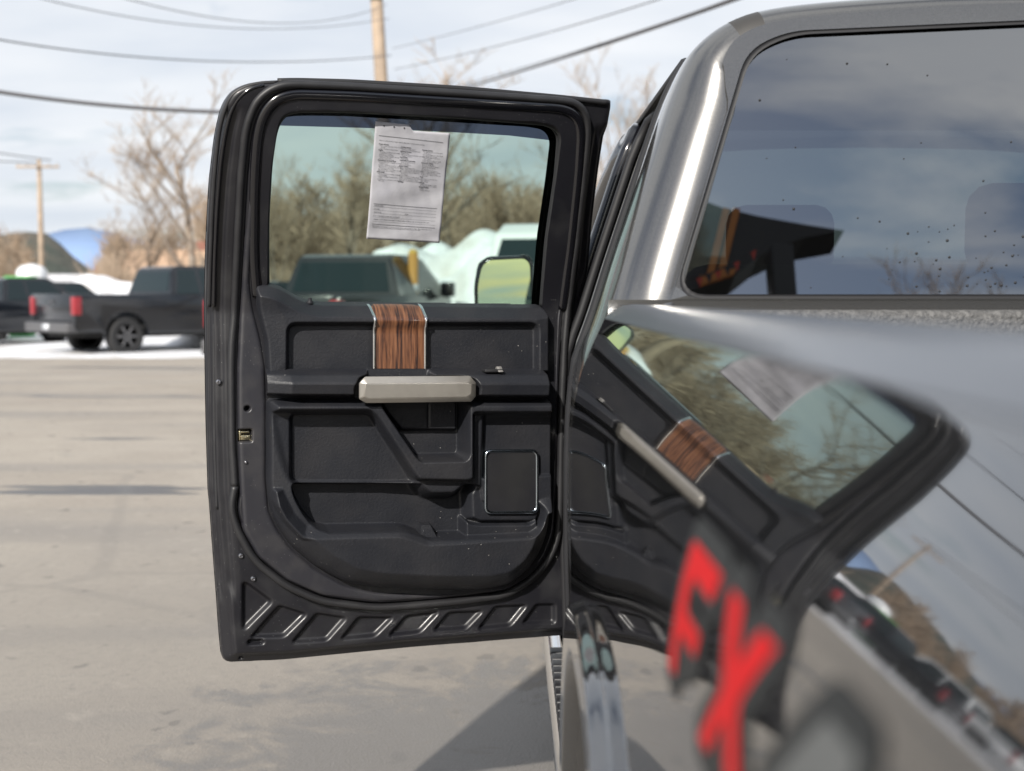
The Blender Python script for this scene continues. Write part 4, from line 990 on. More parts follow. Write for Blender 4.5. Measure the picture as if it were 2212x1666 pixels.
    rr = N(t, 'ShaderNodeMapRange'); t.links.new(N_max(t, wet, st_), rr.inputs[0]); rr.inputs[3].default_value = .85; rr.inputs[4].default_value = .34; t.links.new(rr.outputs[0], b.inputs['Roughness'])
    bp = N(t, 'ShaderNodeBump'); bp.inputs['Strength'].default_value = .5; bp.inputs['Distance'].default_value = .01; t.links.new(noise(90, 4, .7), bp.inputs['Height']); t.links.new(bp.outputs[0], b.inputs['Normal'])
    return m
def N_max(t, a, b):
    x = N(t, 'ShaderNodeMath', operation='MAXIMUM'); t.links.new(a, x.inputs[0]); t.links.new(b, x.inputs[1]); return x.outputs[0]
G = 6000
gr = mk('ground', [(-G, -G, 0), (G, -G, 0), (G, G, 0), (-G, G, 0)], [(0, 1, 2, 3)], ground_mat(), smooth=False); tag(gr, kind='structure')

msnow = mat('old_snow', (.74, .75, .78), .6, vary=((.50, .47, .44), 1.3, .48, .72), bump=(5, .6, .08))
def vnoise(X, Y, s, seed):
    r = np.random.default_rng(seed); out = np.zeros_like(X)
    for k in range(8):
        a = r.uniform(0, 6.28, 3); f = s*(1.0+k*.55); out += np.sin(X*f*math.cos(a[0])+Y*f*math.sin(a[0])+a[1]+1.4*np.sin(Y*f*.6+a[2]))/(1+k*.5)
    return out/3
def mound(name, x0, x1, y0, y1, hgt, seed, base, nx=60, ny=40, kind=None, sc=1.0, label=None, cat=None):
    X, Y = np.meshgrid(np.linspace(x0, x1, nx), np.linspace(y0, y1, ny)); ex = np.minimum((X-x0), (x1-X))/((x1-x0)*.5); ey = np.minimum((Y-y0), (y1-Y))/((y1-y0)*.5)
    n = vnoise(X, Y, sc, seed); Zz = hgt*(np.clip(ex*2.6, 0, 1)*np.clip(ey*2.2, 0, 1))**.6*(base+.45*n)
    Zz = np.where(Zz < .012, -.05, Zz)
    V = np.stack([X.reshape(-1), Y.reshape(-1), Zz.reshape(-1)], 1); Fc = []
    for j in range(ny-1):
        for i in range(nx-1):
            a = j*nx+i; q = (a, a+1, a+nx+1, a+nx)
            if max(V[k][2] for k in q) > 0: Fc.append(q)
    o = mk(name, V, Fc, msnow, None); tag(o, label, cat, kind=kind); return o
mound('snow', -34, -5.6, 28.4, 58, .20, 3, .62, 120, 90, 'structure', .5)
mound('snow_bank', -20.5, -13.0, 47, 55, 1.75, 5, .95, label='long plowed bank of dirty snow behind the black pickup', cat='snow bank')
mound('snow_pile', -3.6, 1.6, 22.5, 29, 2.05, 9, 1.05, sc=1.4, label='big plowed pile of snow seen through the door window', cat='snow pile')
mound('snow_bank', -46, -21.5, 40, 52, 1.9, 12, .8, 80, 40, label='plowed bank of dirty snow at the far left edge of the lot', cat='snow bank')
mound('snow_ridge', -9.6, -3.9, 33.4, 36.5, .55, 15, .9, sc=1.2, label='low ridge of snow along the edge of the lot', cat='snow ridge')

# ------------------------------------------------------------------ hills
def hill(name, pts, Y, depth, m):
    V = []; Fc = []; n = len(pts)
    for k, (dy, s) in enumerate(((0, 0), (depth*.3, .6), (depth*.6, 1), (depth, 0))):
        for px, py in pts:
            x, _, z = at(px, py, Y); V.append((x*(1+dy/Y), Y+dy, max(z, 0)*s*(1+dy/Y)))
    for k in range(3):
        for i in range(n-1): Fc.append((k*n+i, k*n+i+1, (k+1)*n+i+1, (k+1)*n+i))
    o = mk(name, V, Fc, m, None); tag(o, kind='structure'); return o
mfor = mat('bare_woodland_hill', (.15, .115, .085), .95, vary=((.05, .06, .045), .02, .45, .6), bump=(.3, 1, 2))
mfar = mat('haze_blue_mountain', (.17, .25, .42), .95, vary=((.20, .29, .46), .004, .4, .6))  # blue of the distant haze is put into the mountain's colour
r_ = random.Random(3)
hill('hill', [(-1400+i*50, 560-40*math.sin(i*.27)-r_.random()*8) for i in range(28)]+[(20, 508), (60, 505), (100, 508), (130, 530), (160, 560), (190, 582), (230, 600)], 260, 160, mfor)
hill('hill', [(200, 600), (300, 575), (420, 560), (600, 560), (900, 562), (1200, 560), (1500, 555), (2000, 560), (2600, 570), (3600, 570)], 420, 160, mfor)
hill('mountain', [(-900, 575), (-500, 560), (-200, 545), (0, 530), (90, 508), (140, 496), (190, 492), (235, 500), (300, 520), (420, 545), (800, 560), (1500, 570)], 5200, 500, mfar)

# ------------------------------------------------------------------ bare trees
mbark = mat('pale_bark', (.20, .155, .12), .9, vary=((.32, .27, .22), 3, .4, .7))
mtwig = mat('bare_brown_twigs', (.34, .26, .19), .9, vary=((.44, .34, .25), .6, .4, .6))
mdark = mat('bare_grey_twigs', (.11, .09, .075), .9)
def tree_mesh(seed, hgt, spread, levels=4, kids=(4, 4, 4, 4), sides=4, r0=.22, droop=0.0, clear=.28):
    r = random.Random(seed); tr = MB(); cr_ = MB()
    def seg(mb, a, b, ra, rb, n):
        d = Vector(b)-Vector(a)
        if d.length < 1e-5: return
        mb.add(tube([a, b], [ra, rb], n))
    def grow(p, d, L, rad, lv):
        q = p; dd = Vector(d); k = 4 if lv == 0 else 3; pts = [Vector(p)]
        for i in range(k):
            dd = (dd+Vector((r.gauss(0, .10), r.gauss(0, .10), r.gauss(.03, .05)))).normalized(); pts.append(pts[-1]+dd*L/k)
        rs = [rad*(1-.55*i/k) for i in range(k+1)]
        mb = tr if lv <= 1 else cr_; mb.add(tube([tuple(x) for x in pts], rs, sides+2 if lv == 0 else (sides if lv < 3 else 3)))
        if lv >= levels: return
        for j in range(kids[min(lv, len(kids)-1)]+(3 if lv == 0 else 0)):
            t = r.uniform(clear if lv == 0 else .2, 1.0); i = min(int(t*k), k-1); b = pts[i].lerp(pts[i+1], t*k-i)
            th = r.uniform(0, 6.283); up = r.uniform(.25, .9) if lv == 0 else r.uniform(-.1, .8)
            nd = Vector((math.cos(th)*spread, math.sin(th)*spread, up))+dd*.55; nd.normalize()
            grow(b, nd, L*r.uniform(.42, .66)*(1.15-.35*t), max(rs[i]*.5, .012), lv+1)
    grow(Vector((0, 0, 0)), (0, 0, 1), hgt*.78, r0, 0)
    return tr, cr_
protos = []
for i, (sd_, hg, spd, kd) in enumerate(((11, 11, .8, (6, 5, 5, 4)), (23, 13, .55, (7, 5, 5, 4)), (37, 9, .95, (7, 5, 4, 4)))):
    tr, cr_ = tree_mesh(sd_, hg, spd, 4, kd)
    hg = max(v[2] for v in tr.V+cr_.V); e = empty('bare_tree', (0, 0, 0)); a = tr.out('trunk', mbark, e); b = cr_.out('crown', mtwig, e); protos.append((e, hg))
used_p = set()
def plant(k, px, Y, top_py, label, group=None, rz=0.0, X=None):
    e, hg = protos[k]
    o = e if k not in used_p else copy_tree(e)
    used_p.add(k); H_ = at(px, top_py, Y)[2]; x = at(px, 640, Y)[0] if X is None else X
    o.location = (x, Y, -.05); o.rotation_euler = (0, 0, rz); s = H_/hg; o.scale = (s, s, s)
    tag(o, label, 'tree', group or 'bare trees round the lot'); return o
plant(1, 305, 62, 330, 'tall bare tree rising above the black pickup bed, left of the open door')
plant(0, 430, 48, 150, 'large bare tree just left of the top corner of the open door', rz=1)
plant(0, 740, 60, 262, 'bare tree seen through the left half of the door window', rz=2.4)
plant(2, 985, 62, 300, 'bare tree with spreading twigs behind the paper form in the door window', rz=.6)
plant(1, 610, 66, 300, 'tall bare tree at the left edge of the door window', rz=3.1)
plant(2, 880, 36, 70, 'bare tree crown beside the near wooden utility pole', rz=4.0)
plant(1, 1360, 44, 90, 'faint bare tree between the open door and the cab pillar', rz=5.0)
plant(0, 380, 75, 430, 'small bare tree behind the tan roofed house', rz=1.9)
plant(2, 250, 70, 440, 'broad bare tree to the right of the distant crossarm pole', rz=2.9)
plant(1, -300, 75, 520, 'bare tree beyond the snow bank at far left', rz=.3)
plant(2, -620, 80, 500, 'wide bare tree beyond the farthest parked vehicles at left', rz=.9)
plant(0, 1700, 0, 0, 'bushy bare tree behind the photographer, mirrored in the rear window', rz=0, X=9.0) if False else None
# far-off wood as one mass
r_ = random.Random(8); A, B, ra, rb = [], [], [], []
def sg(a, b, r1, r2): A.append(a); B.append(b); ra.append(r1); rb.append(r2)
for i in range(420):
    px = r_.uniform(430, 1500) if i < 290 else (r_.uniform(200, 430) if i < 320 else r_.uniform(-1400, 60)); Y = r_.uniform(90, 150); x = at(px, 640, Y)[0]; hgt = r_.uniform(7.5, 10.5)*(1.0 if px > 430 else .62)
    sg((x, Y, 0), (x+r_.gauss(0, .4), Y, hgt*.97), .16, .03)
    for k in range(44):
        t = r_.uniform(.10, .97)**.85; b = (x+r_.gauss(0, .12), Y+r_.gauss(0, .12), hgt*t); th = r_.uniform(0, 6.28); L_ = hgt*.26*(1.15-t*.75); e_ = (b[0]+math.cos(th)*L_, b[1]+math.sin(th)*L_, b[2]+L_*r_.uniform(.4, 1.4)); sg(b, e_, .055, .02)
        for q in range(4):
            f_ = r_.uniform(.2, .95); c_ = tuple(b[j_]*(1-f_)+e_[j_]*f_ for j_ in range(3)); sg(c_, (c_[0]+r_.gauss(0, .5), c_[1]+r_.gauss(0, .5), c_[2]+r_.uniform(.2, 1.1)), .032, .012)
tag(mkfast('woodland', *fastsegs(A, B, ra, rb), mtwig), kind='stuff')
A, B, ra, rb = [], [], [], []
for i in range(9000):
    if i < 6000: px = r_.uniform(215, 470); Y = r_.uniform(52, 66); hm = 1.2+2.2*(.5+.5*math.sin(px*.03+1))
    else: px = r_.uniform(430, 1500); Y = r_.uniform(74, 90); hm = 3.6
    x = at(px, 640, Y)[0]; z0_ = r_.uniform(0, hm*.5); sg((x, Y, z0_), (x+r_.gauss(0, .45), Y+r_.gauss(0, .4), z0_+hm*r_.uniform(.2, .6)), .028, .012)
tag(mkfast('scrub', *fastsegs(A, B, ra, rb), mtwig), kind='stuff')

# ------------------------------------------------------------------ house with tan roof
def house(name, px, Y, w, d, hw, hr, rz, roofc, wallc, label):
    x, y, _ = at(px, 640, Y); e = empty(name, (x, y, 0), rz); tag(e, label, 'house')
    mw = mat(name+'_siding', wallc, .8); mr = mat(name+'_shingles', roofc, .9, vary=(tuple(c*.8 for c in roofc), 1.5, .4, .6)); mg = mat(name+'_pane', (.03, .035, .04), .1)
    mk('wall', *prism([(-d/2, 0), (d/2, 0), (d/2, hw), (0, hw+hr-.15), (-d/2, hw)], -w/2, w/2, 'x'), mw, e, smooth=False)
    for s in (-1, 1): mk('roof', *prism([(s*(d/2+.4), hw-.2), (s*(d/2+.4), hw-.02), (0, hw+hr+.08), (0, hw+hr-.10)], -w/2-.3, w/2+.3, 'x'), mr, e, smooth=False)
    mk('chimney', *box(w*.2, w*.2+.6, .2, .8, hw+hr*.4, hw+hr+.7), mat(name+'_brick', (.25, .12, .09), .9), e, smooth=False)
    for i in range(3):
        xx = -w/2+(i+.5)*w/3; f = mk('window', *box(xx-.5, xx+.5, -d/2-.05, -d/2+.05, 1.0, 2.1), mw, e, smooth=False); mk('pane', *box(xx-.42, xx+.42, -d/2-.06, -d/2-.04, 1.08, 2.02), mg, f, smooth=False)
    return e
house('house', 385, 84, 6.2, 5.5, 2.5, 1.9, .15, (.46, .31, .21), (.50, .46, .42), 'low house with a tan pitched roof beyond the black pickup cab')
house('white_house', 165, 100, 7.0, 6, 2.0, 1.1, -.1, (.55, .55, .57), (.75, .75, .74), 'small white house with pale roof beside the distant utility pole')

# ------------------------------------------------------------------ poles and wires
mpole = mat('weathered_pole_wood', (.40, .31, .23), .85, vary=((.28, .22, .17), 3, .4, .7)); mwire = mat('grey_cable', (.12, .12, .13), .6); mins = mat('grey_porcelain', (.35, .35, .36), .3)
def pole(px, Y, top, r, label, arm=2.2, armz=None, leanx=0.0, trans=False):
    x, y, _ = at(px, 640, Y); e = empty('utility_pole', (x, y, 0)); tag(e, label, 'utility pole')
    mk('shaft', *tube([(0, 0, -.1), (leanx*.5, 0, top*.5), (leanx, 0, top)], [r, r*.85, r*.65], 14), mpole, e)
    az = armz or top-.4; lx = leanx*az/top
    ar = mk('crossarm', *box(lx-arm/2, lx+arm/2, -r-.10, -r+.02, az-.06, az+.06, .01), mpole, e)
    for s in (-.92, -.5, .5, .92): mk('insulator', *xf(lathe([(0, .03), (.05, .05), (.10, .03), (.15, .045), (.18, .02)], 10, 'z'), Matrix.Translation((lx+s*arm/2, -r-.04, az+.06))), mins, ar)
    if trans: mk('transformer', *xf(lathe([(-.02, .05), (0, .24), (.75, .25), (.8, .15), (.9, .04)], 18, 'z'), Matrix.Translation((lx-.38, -.1, az-1.0))), mins, e)
    return e
pole(92, 68, 8.75, .17, 'distant wooden utility pole with a crossarm above the parked pickups', 2.3)
pole(856, 30, 12.5, .185, 'wooden utility pole rising behind the open truck door', 2.2, 8.5, leanx=-.62)
pole(-640, 40, 10, .17, 'wooden utility pole beyond the farthest parked vehicles on the left', 2.2)
def wire(name, pts, r, label):
    P3 = [np.array(at(px, py, Y)) for px, py, Y in pts]; out = []
    ts = np.linspace(0, 1, 40); a, b, c = P3
    for t in ts: out.append((1-t)**2*a+2*t*(1-t)*b+t*t*c)
    base = out[0]; o = mk(name, *tube([tuple(p-base) for p in out], r, 6), mwire, None, loc=tuple(base)); tag(o, label, 'cable', 'overhead cables'); return o
wire('overhead_cable', [(-260, 150, 13), (240, 262, 14), (760, 240, 15)], .024, 'thick sagging cable crossing the sky at the left, left of the door')
wire('overhead_cable', [(-260, 30, 14), (300, 180, 17), (845, 120, 29)], .011, 'second thinner cable above the thick one at upper left')
wire('overhead_cable', [(-100, -60, 16), (420, 120, 20), (840, 40, 29.5)], .008, 'faint upper cable running to the near wooden pole')
wire('overhead_cable', [(150, -40, 16), (600, 110, 22), (835, 10, 29.5)], .008, 'topmost faint cable running to the near wooden pole')
wire('overhead_cable', [(858, 232, 29.8), (1240, 128, 15), (1640, -20, 10)], .017, 'thick cable rising to the right above the cab pillar')
wire('overhead_cable', [(857, 222, 29.8), (1260, 118, 15), (1600, -10, 10)], .007, 'thin cable close below the thick one above the cab')
wire('overhead_cable', [(852, 150, 29.8), (1150, 90, 20), (1480, -20, 13)], .008, 'middle faint cable rising to the right of the near pole')
wire('overhead_cable', [(848, 105, 29.8), (1080, 50, 22), (1330, -30, 16)], .007, 'upper faint cable rising to the right of the near pole')
wire('overhead_cable', [(-1300, 60, 16), (-600, 330, 40), (80, 352, 68)], .03, 'long cable running from the distant crossarm pole to the left')
wire('overhead_cable', [(-1300, -160, 16), (-600, 260, 40), (110, 346, 68)], .03, 'upper long cable running from the distant crossarm pole to the left')

# ------------------------------------------------------------------ parked vehicles
mtail = mat('red_tail_lamp', (.30, .02, .028), .3, coat=.3); mdglass = mat('dark_vehicle_glass', (.012, .022, .026), .12, spec=.35); mtglass = mat('teal_windscreen', (.10, .20, .20), .06, coat=1.0)
mbump = mat('dark_grey_bumper', (.09, .09, .095), .45); mhead = mat('clear_lamp', (.6, .62, .65), .1, coat=1)
def wheel_vf(): return lathe([(-.13, .24), (-.14, .36), (-.11, .40), (.11, .40), (.14, .36), (.13, .24)], 28, 'y'), lathe([(-.145, .03), (-.12, .07), (-.10, .17), (-.145, .235), (-.10, .245)], 20, 'y')
def spoked(m, parent, loc_):
    w = mk('wheel', *wheel_vf()[0], M['tyre'], parent, loc=loc_); V, Fc = lathe([(-.10, .02), (-.105, .235), (-.15, .25)], 24, 'y'); sg = -1 if loc_[1] < 0 else 1
    V = [(a, b*(-sg)*-1 if sg < 0 else -b, c) for a, b, c in V]; r = mk('rim', V, Fc, m, w)
    for k in range(6):
        a = k*math.pi/3; Vb, Fb = box(.03, .235, -.012, .012, -.028, .028, .004); Mx = Matrix.Translation((0, sg*.128, 0)) @ Matrix.Rotation(a, 4, 'Y'); mk('spoke', *xf((Vb, Fb), Mx), m, w)
    return w
def pickup(name, paint, bedlen=1.75, hgt=1.93):
    e = empty(name, (0, 0, 0)); mp_ = paint; L_ = 5.9
    def arch(cx): return [(cx+.50*math.cos(a), .42+.50*math.sin(a)) for a in np.linspace(math.pi*1.02, -.02*math.pi, 13)]
    pr = [(.0, .62), (.06, .50), (.62, .50)]+arch(1.18)+[(1.75, .45), (4.35, .45)]+arch(4.92)+[(5.5, .48), (5.85, .55), (5.9, .75), (5.86, 1.10), (5.6, 1.18), (4.35, 1.26), (4.2, 1.30), (0.02, 1.30), (.0, 1.25)]
    W2 = 1.0
    # sides, hood, tailgate as one shell with a bed cavity
    mk('body_side', *prism(pr, -W2, -W2+.10, 'y', .015), mp_, e, sharp=40); mk('body_side', *prism(pr, W2-.10, W2, 'y', .015), mp_, e, sharp=40)
    mk('underbody', *box(.3, 5.6, -W2+.14, W2-.14, .38, .72), M['well'], e); mk('bed_floor', *box(.05, bedlen+.05, -W2+.09, W2-.09, .72, .80), M['well'], e)
    tg = mk('tailgate', *box(.0, .07, -W2+.10, W2-.10, .68, 1.30, .012), mp_, e); mk('handle', *box(-.012, .01, -.13, .13, 1.10, 1.18, .008), M['gloss'], tg)
    mk('rear_bumper', *box(-.16, .04, -W2+.02, W2-.02, .50, .70, .03, 3), mbump, e); mk('license_plate', *box(-.175, -.155, -.16, .16, .55, .67), mhead, e)
    mk('hood', *prism([(4.2, .8), (5.82, .8), (5.84, 1.10), (5.6, 1.20), (4.2, 1.31)], -W2+.09, W2-.09, 'y', .02), mp_, e, sharp=40)
    mk('front_bumper', *box(5.78, 6.0, -W2+.02, W2-.02, .45, .70, .04, 3), mbump, e); mk('grille', *box(5.80, 5.91, -.62, .62, .74, 1.06, .02), mbump, e)
    cab0 = bedlen+.12
    c0 = [(cab0, 1.28), (cab0+.16, hgt-.05), (cab0+.30, hgt), (3.70, hgt), (3.86, hgt-.04), (4.62, 1.27)]
    V = []; Fc = []; n = len(c0)
    for s in (-1, 1):
        for x, z in c0: V.append((x, s*(W2-.02-.24*(z-1.27)/(hgt-1.27)), z))
    Fc = [tuple(range(n)), tuple(range(n, 2*n))[::-1]]+[(i, n+i, n+(i+1) % n, (i+1) % n) for i in range(n)]
    bm = bmesh.new(); vs = [bm.verts.new(v) for v in V]; [bm.faces.new([vs[i] for i in f]) for f in Fc]; bmesh.ops.recalc_face_normals(bm, faces=bm.faces); bmesh.ops.bevel(bm, geom=bm.edges[:], offset=.03, segments=2, affect='EDGES'); bm.verts.index_update()
    cab = mk('cab', [v.co[:] for v in bm.verts], [[v.index for v in f.verts] for f in bm.faces], mp_, e, sharp=50); bm.free()
    def side_win(x0, x1, xa, xb, nm='side_window'):
        for s in (-1, 1):
            yb = s*(W2-.02-.24*.06+.006); yt = s*(W2-.02-.24*.90+.006); zb, zt = 1.27+.06*(hgt-1.27), 1.27+.88*(hgt-1.27)
            mk(nm, [(x0, yb, zb), (x1, yb, zb), (xb, yt, zt), (xa, yt, zt), (x0, yb-s*.02, zb), (x1, yb-s*.02, zb), (xb, yt-s*.02, zt), (xa, yt-s*.02, zt)], [(0, 1, 2, 3), (7, 6, 5, 4), (0, 4, 5, 1), (1, 5, 6, 2), (2, 6, 7, 3), (3, 7, 4, 0)], mdglass, e, smooth=False)
    side_win(cab0+.14, 3.0, cab0+.28, 2.98); side_win(3.08, 4.30, 3.06, 3.72)
    def xw(x0, z0, x1, z1, w0, w1, nm, m_, off):
        mk(nm, [(x0+off, -w0, z0), (x0+off, w0, z0), (x1+off, w1, z1), (x1+off, -w1, z1), (x0-off, -w0, z0), (x0-off, w0, z0), (x1-off, w1, z1), (x1-off, -w1, z1)], [(0, 1, 2, 3), (7, 6, 5, 4), (0, 4, 5, 1), (2, 6, 7, 3), (1, 5, 6, 2), (3, 7, 4, 0)], m_, e, smooth=False)
    xw(cab0+.02, 1.36, cab0+.14, hgt-.12, .80, .70, 'back_window', mdglass, -.012); xw(4.53, 1.33, 3.93, hgt-.09, .86, .72, 'windshield', mtglass, .014)
    for s in (-1, 1):
        mk('tail_lamp', *box(-.02, .16, s*(W2+.012)-(.16 if s > 0 else 0), s*(W2+.012)+(.16 if s < 0 else 0), .86, 1.24, .02), mtail, e)
        mk('headlamp', *box(5.70, 5.93, s*(W2-.02)-(.30 if s > 0 else 0), s*(W2-.02)+(.30 if s < 0 else 0), .82, 1.04, .02), mhead, e)
        mk('wing_mirror', *box(3.95, 4.12, s*(W2+.24)-(.22 if s > 0 else 0), s*(W2+.24)+(.22 if s < 0 else 0), 1.28, 1.52, .03), M['gloss'], e)
        for x in (1.18, 4.92): spoked(mbump, e, (x, s*(W2-.14), .40))
    return e
mblack = mat('black_truck_paint', (.006, .008, .012), .22, coat=.6, coat_rough=.05); mnavy = mat('dark_blue_grey_paint', (.02, .03, .045), .25, coat=1); mwhite = mat('white_vehicle_paint', (.75, .76, .77), .3, coat=.8)
pk = pickup('parked_pickup', mblack, 2.15); grp = 'vehicles parked round the lot'
def place(o, px, Y, deg, label, s=1.0, group=grp):
    x, y, _ = at(px, 640, Y); o.location = (x, y, 0); o.rotation_euler = (0, 0, R(deg)); o.scale = (s, s, s); tag(o, label, 'pickup truck', group); return o
# heading is measured from +X; the local origin is the middle of the tail
place(pk, 112, 30.0, 46, 'black crew cab pickup parked on snow left of the open door', 1.13)
p2 = copy_tree(pk); place(p2, -60, 44, 50, 'dark pickup parked behind the tail of the black one, at the left edge')
p3 = copy_tree(pk); place(p3, 585, 18.5, 74, 'dark pickup seen through the left half of the door window', 1.10)
p4 = copy_tree(pk); place(p4, -210, 33, 52, 'dark pickup parked to the left of the black crew cab, mirrored in the bed side')
p6 = copy_tree(pk); place(p6, -640, 37, 52, 'black pickup farthest left in the row, mirrored in the bed side')
pw = pickup('white_pickup', mwhite); place(pw, -420, 34, 52, 'white pickup between two dark ones in the row, mirrored in the bed side')
p7 = copy_tree(pk); place(p7, 455, 41, 60, 'dark pickup half hidden behind the open door and the black crew cab')
# white van beyond the door window
def van(px, Y, deg, label):
    x, y, _ = at(px, 640, Y); e = empty('white_van', (x, y, 0), R(deg)); tag(e, label, 'van')
    pr = [(0, .35), (0, 2.2), (.15, 2.42), (3.7, 2.46), (4.15, 2.30), (4.75, 1.45), (5.45, 1.20), (5.6, .95), (5.6, .38)]
    mk('body', *prism(pr, -1.0, 1.0, 'y', .06, 3), mwhite, e, sharp=40)
    mk('windshield', [(4.215, -.86, 2.22), (4.215, .86, 2.22), (4.76, .92, 1.50), (4.76, -.92, 1.50), (4.15, -.86, 2.2), (4.15, .86, 2.2), (4.7, .92, 1.48), (4.7, -.92, 1.48)], [(0, 1, 2, 3), (7, 6, 5, 4), (0, 4, 5, 1), (1, 5, 6, 2), (2, 6, 7, 3), (3, 7, 4, 0)], mdglass, e, smooth=False)
    for s in (-1, 1):
        mk('side_window', *prism([(3.2, 1.5), (3.25, 2.1), (4.05, 2.1), (4.5, 1.5)], s*1.0-.01, s*1.0+.012, 'y'), mdglass, e, smooth=False); mk('headlamp', *box(5.35, 5.62, s*.82-.14, s*.82+.14, .85, 1.08, .03), mhead, e)
        for xx in (1.0, 4.6): spoked(mbump, e, (xx, s*.88, .40))
    mk('bumper', *box(5.5, 5.72, -.98, .98, .36, .60, .04), mbump, e); mk('grille', *box(5.55, 5.64, -.6, .6, .68, 1.0, .02), mbump, e)
van(1330, 21.5, 255, 'white van with dark windshield seen at the right of the door window')
# bollard, green bin, white tank, small sign
def bollard(px, Y, top_py):
    x, y, _ = at(px, 640, Y); h_ = at(px, top_py, Y)[2]; e = empty('bollard', (x, y, 0)); tag(e, 'orange yellow post standing in front of the snow pile', 'bollard')
    mk('post', *tube([(0, 0, 0), (0, 0, h_)], .085, 16), mat('orange_yellow_paint', (.42, .22, .06), .5), e); mk('cap', *lathe([(h_, .087), (h_+.05, .07), (h_+.08, .02)], 16, 'z'), mat('yellow_paint', (.50, .32, .08), .5), e); mk('band', *xf(lathe([(0, .088), (.001, .0885), (.12, .0885), (.121, .088)], 16, 'z'), Matrix.Translation((0, 0, h_*.7))), mhead, e)
bollard(893, 21.5, 548)
x, y, _ = at(46, 640, 40); e = empty('trash_bin', (x, y, 1.35)); e.location.z = 0; tag(e, 'green wheeled bin standing on a stack beside the dark pickup', 'bin')
mgr = mat('green_plastic', (.05, .32, .06), .5); mk('body', *prism([(-.32, .12), (.32, .12), (.38, 1.95), (-.38, 1.95)], -.3, .3, 'y', .03), mgr, e, sharp=40); mk('lid', *box(-.42, .42, -.34, .34, 1.95, 2.06, .03), mgr, e)
e['label'] = 'tall green bin standing on snow behind the parked dark pickup'
x, y, _ = at(70, 640, 42); e = empty('water_tank', (x, y, 0)); tag(e, 'white round tank on legs beside the tall green bin', 'tank')
mk('shell', *xf(lathe([(-.5, .05), (-.42, .35), (-.25, .5), (.25, .5), (.42, .35), (.5, .05)], 20, 'z'), Matrix.Translation((0, 0, 2.0))), mwhite, e)
for sx_, sy_ in ((-1, -1), (1, -1), (-1, 1), (1, 1)): mk('leg', *tube([(sx_*.35, sy_*.35, 0), (sx_*.25, sy_*.25, 1.6)], .04, 8), mbump, e)

# ------------------------------------------------------------------ behind the photographer: what the rear window mirrors, and an added sky blocker
nW = np.array([0, -1, LEANB]); nW = nW/np.linalg.norm(nW)
def mirrored(px, py, Yb):
    """point at distance Yb behind that the rear window shows at a photo position"""
    d = ray(px, py); k = nW.dot(np.array([0, YR, 0])); t = k/nW.dot(d); hit = d*t; r = d-2*d.dot(nW)*nW; s = (Yb-hit[1])/r[1]; q = hit+r*s; return np.array((q[0], Yb, q[2]+EYE))
mcan = mat('black_canopy_metal', (.012, .013, .016), .5); mor = mat('orange_trim_paint', (.34, .13, .025), .5)
def slab(name, pts, Yb, th, m, parent):
    q = [mirrored(a, b, Yb) for a, b in pts]; o = mk(name, *prism([(p[0], p[2]) for p in q], Yb-th, Yb, 'y'), m, parent, smooth=False); return o
cb_ = empty('canopy', (0, 0, 0)); tag(cb_, 'black canopy with orange trim on a square post behind the photographer', 'canopy')
c0 = mirrored(1600, 640, -6.0); cb_.location = (c0[0], -6.0, 0)
def cpart(o):
    for v in o.data.vertices: v.co.x -= c0[0]; v.co.y += 6.0
    o.parent = cb_; return o
cpart(slab('roof_panel', [(1440, 395), (1500, 425), (1560, 447), (1640, 466), (1740, 484), (1825, 497), (1740, 512), (1690, 528), (1640, 552), (1590, 592), (1530, 612), (1460, 640), (1400, 660), (1340, 560)], -6.0, .5, mcan, None))
for off in (0, 22): cpart(slab('trim_board', [(1563+off, 447), (1578+off, 450), (1545+off, 585), (1528+off, 590)], -5.97, .06, mor, None))
cpart(slab('trim_board', [(1512, 594), (1592, 578), (1588, 590), (1515, 614)], -5.95, .06, mor, None))
q0 = mirrored(1665, 530, -5.6); q1 = mirrored(1712, 530, -5.6)
cpart(mk('post', *box(min(q0[0], q1[0]), max(q0[0], q1[0]), -5.85, -5.55, 0, q0[2], .01), mcan, None))
pen = empty('pennant_string', tuple(mirrored(1480, 618, -5.0))); tag(pen, 'string of small dark and red pennants hanging from the canopy', 'pennants')
pb0 = np.array(pen.location); pm = [mcan, mat('red_pennant', (.35, .05, .04), .7)]
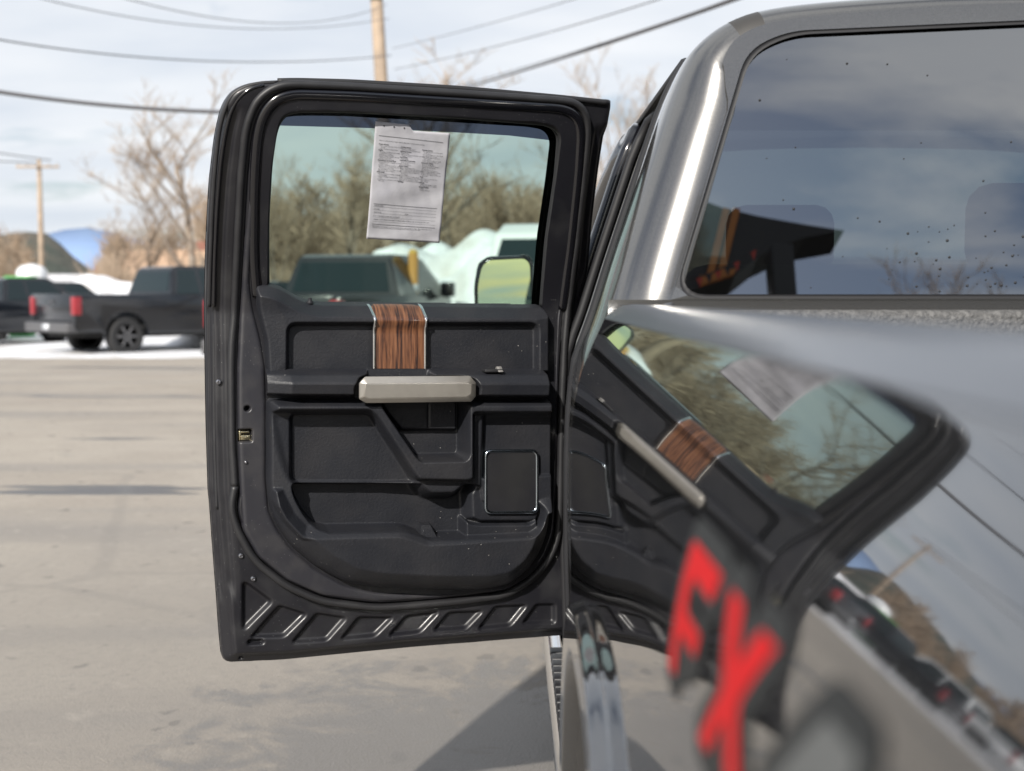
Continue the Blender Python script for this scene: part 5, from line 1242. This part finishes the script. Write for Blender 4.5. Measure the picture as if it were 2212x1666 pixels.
mk('cord', *tube([tuple(mirrored(a, b, -5.0)-pb0) for a, b in ((1480, 606), (1530, 592), (1580, 570), (1620, 545), (1650, 528))], .006, 6), mcan, pen)
for i, (a, b) in enumerate(((1492, 606), (1512, 601), (1532, 594), (1552, 586), (1572, 577), (1592, 566), (1611, 553), (1628, 542))):
    A, B, C_ = mirrored(a-7, b, -5.0)-pb0, mirrored(a+7, b-3, -5.0)-pb0, mirrored(a+2, b+20, -5.0)-pb0
    mk('pennant', [tuple(A), tuple(B), tuple(C_), tuple(A+[0, .003, 0]), tuple(B+[0, .003, 0]), tuple(C_+[0, .003, 0])], [(0, 1, 2), (5, 4, 3), (0, 3, 4, 1), (1, 4, 5, 2), (2, 5, 3, 0)], pm[i % 2], pen, smooth=False)
t_ = mirrored(1850, 600, -46.0)
o = copy_tree(protos[1][0]); s_ = mirrored(1850, 560, -46)[2]/protos[1][1]; o.location = (t_[0], -46, 0); o.scale = (s_, s_, s_); o.rotation_euler = (0, 0, 1.0); tag(o, 'bare tree behind the photographer, mirrored low in the rear window', 'tree', 'bare trees round the lot')
t_ = mirrored(1930, 600, -50.0); o = copy_tree(protos[1][0]); s_ = mirrored(1930, 590, -50)[2]/protos[1][1]; o.location = (t_[0], -50, 0); o.scale = (s_, s_, s_); o.rotation_euler = (0, 0, 3.0); tag(o, 'second bare tree behind the photographer, right of the first in the rear window', 'tree', 'bare trees round the lot')
# unseen dark dealership building, added to cut sky fill on the door
sb_ = empty('added_showroom', (9.5, -13, 0)); tag(sb_, 'unseen low dark building behind the photographer, added to cut fill light on the door', 'building')
mwl = mat('added_showroom_cladding', (.05, .05, .055), .7)
mk('wall', *box(-7.5, 12, -8, 0, 0, 4.4), mwl, sb_, smooth=False); mk('roof', *box(-7.8, 12.3, -8.3, .3, 4.4, 4.7), mcan, sb_, smooth=False)  # wall and roof of the added unseen building
for k in range(5):
    f_ = mk('window', *box(-6.8+k*3.6, -3.9+k*3.6, .0, .06, .5, 3.3), mcan, sb_, smooth=False); mk('pane', *box(-6.7+k*3.6, -4.0+k*3.6, .06, .075, .6, 3.2), mdglass, f_, smooth=False)
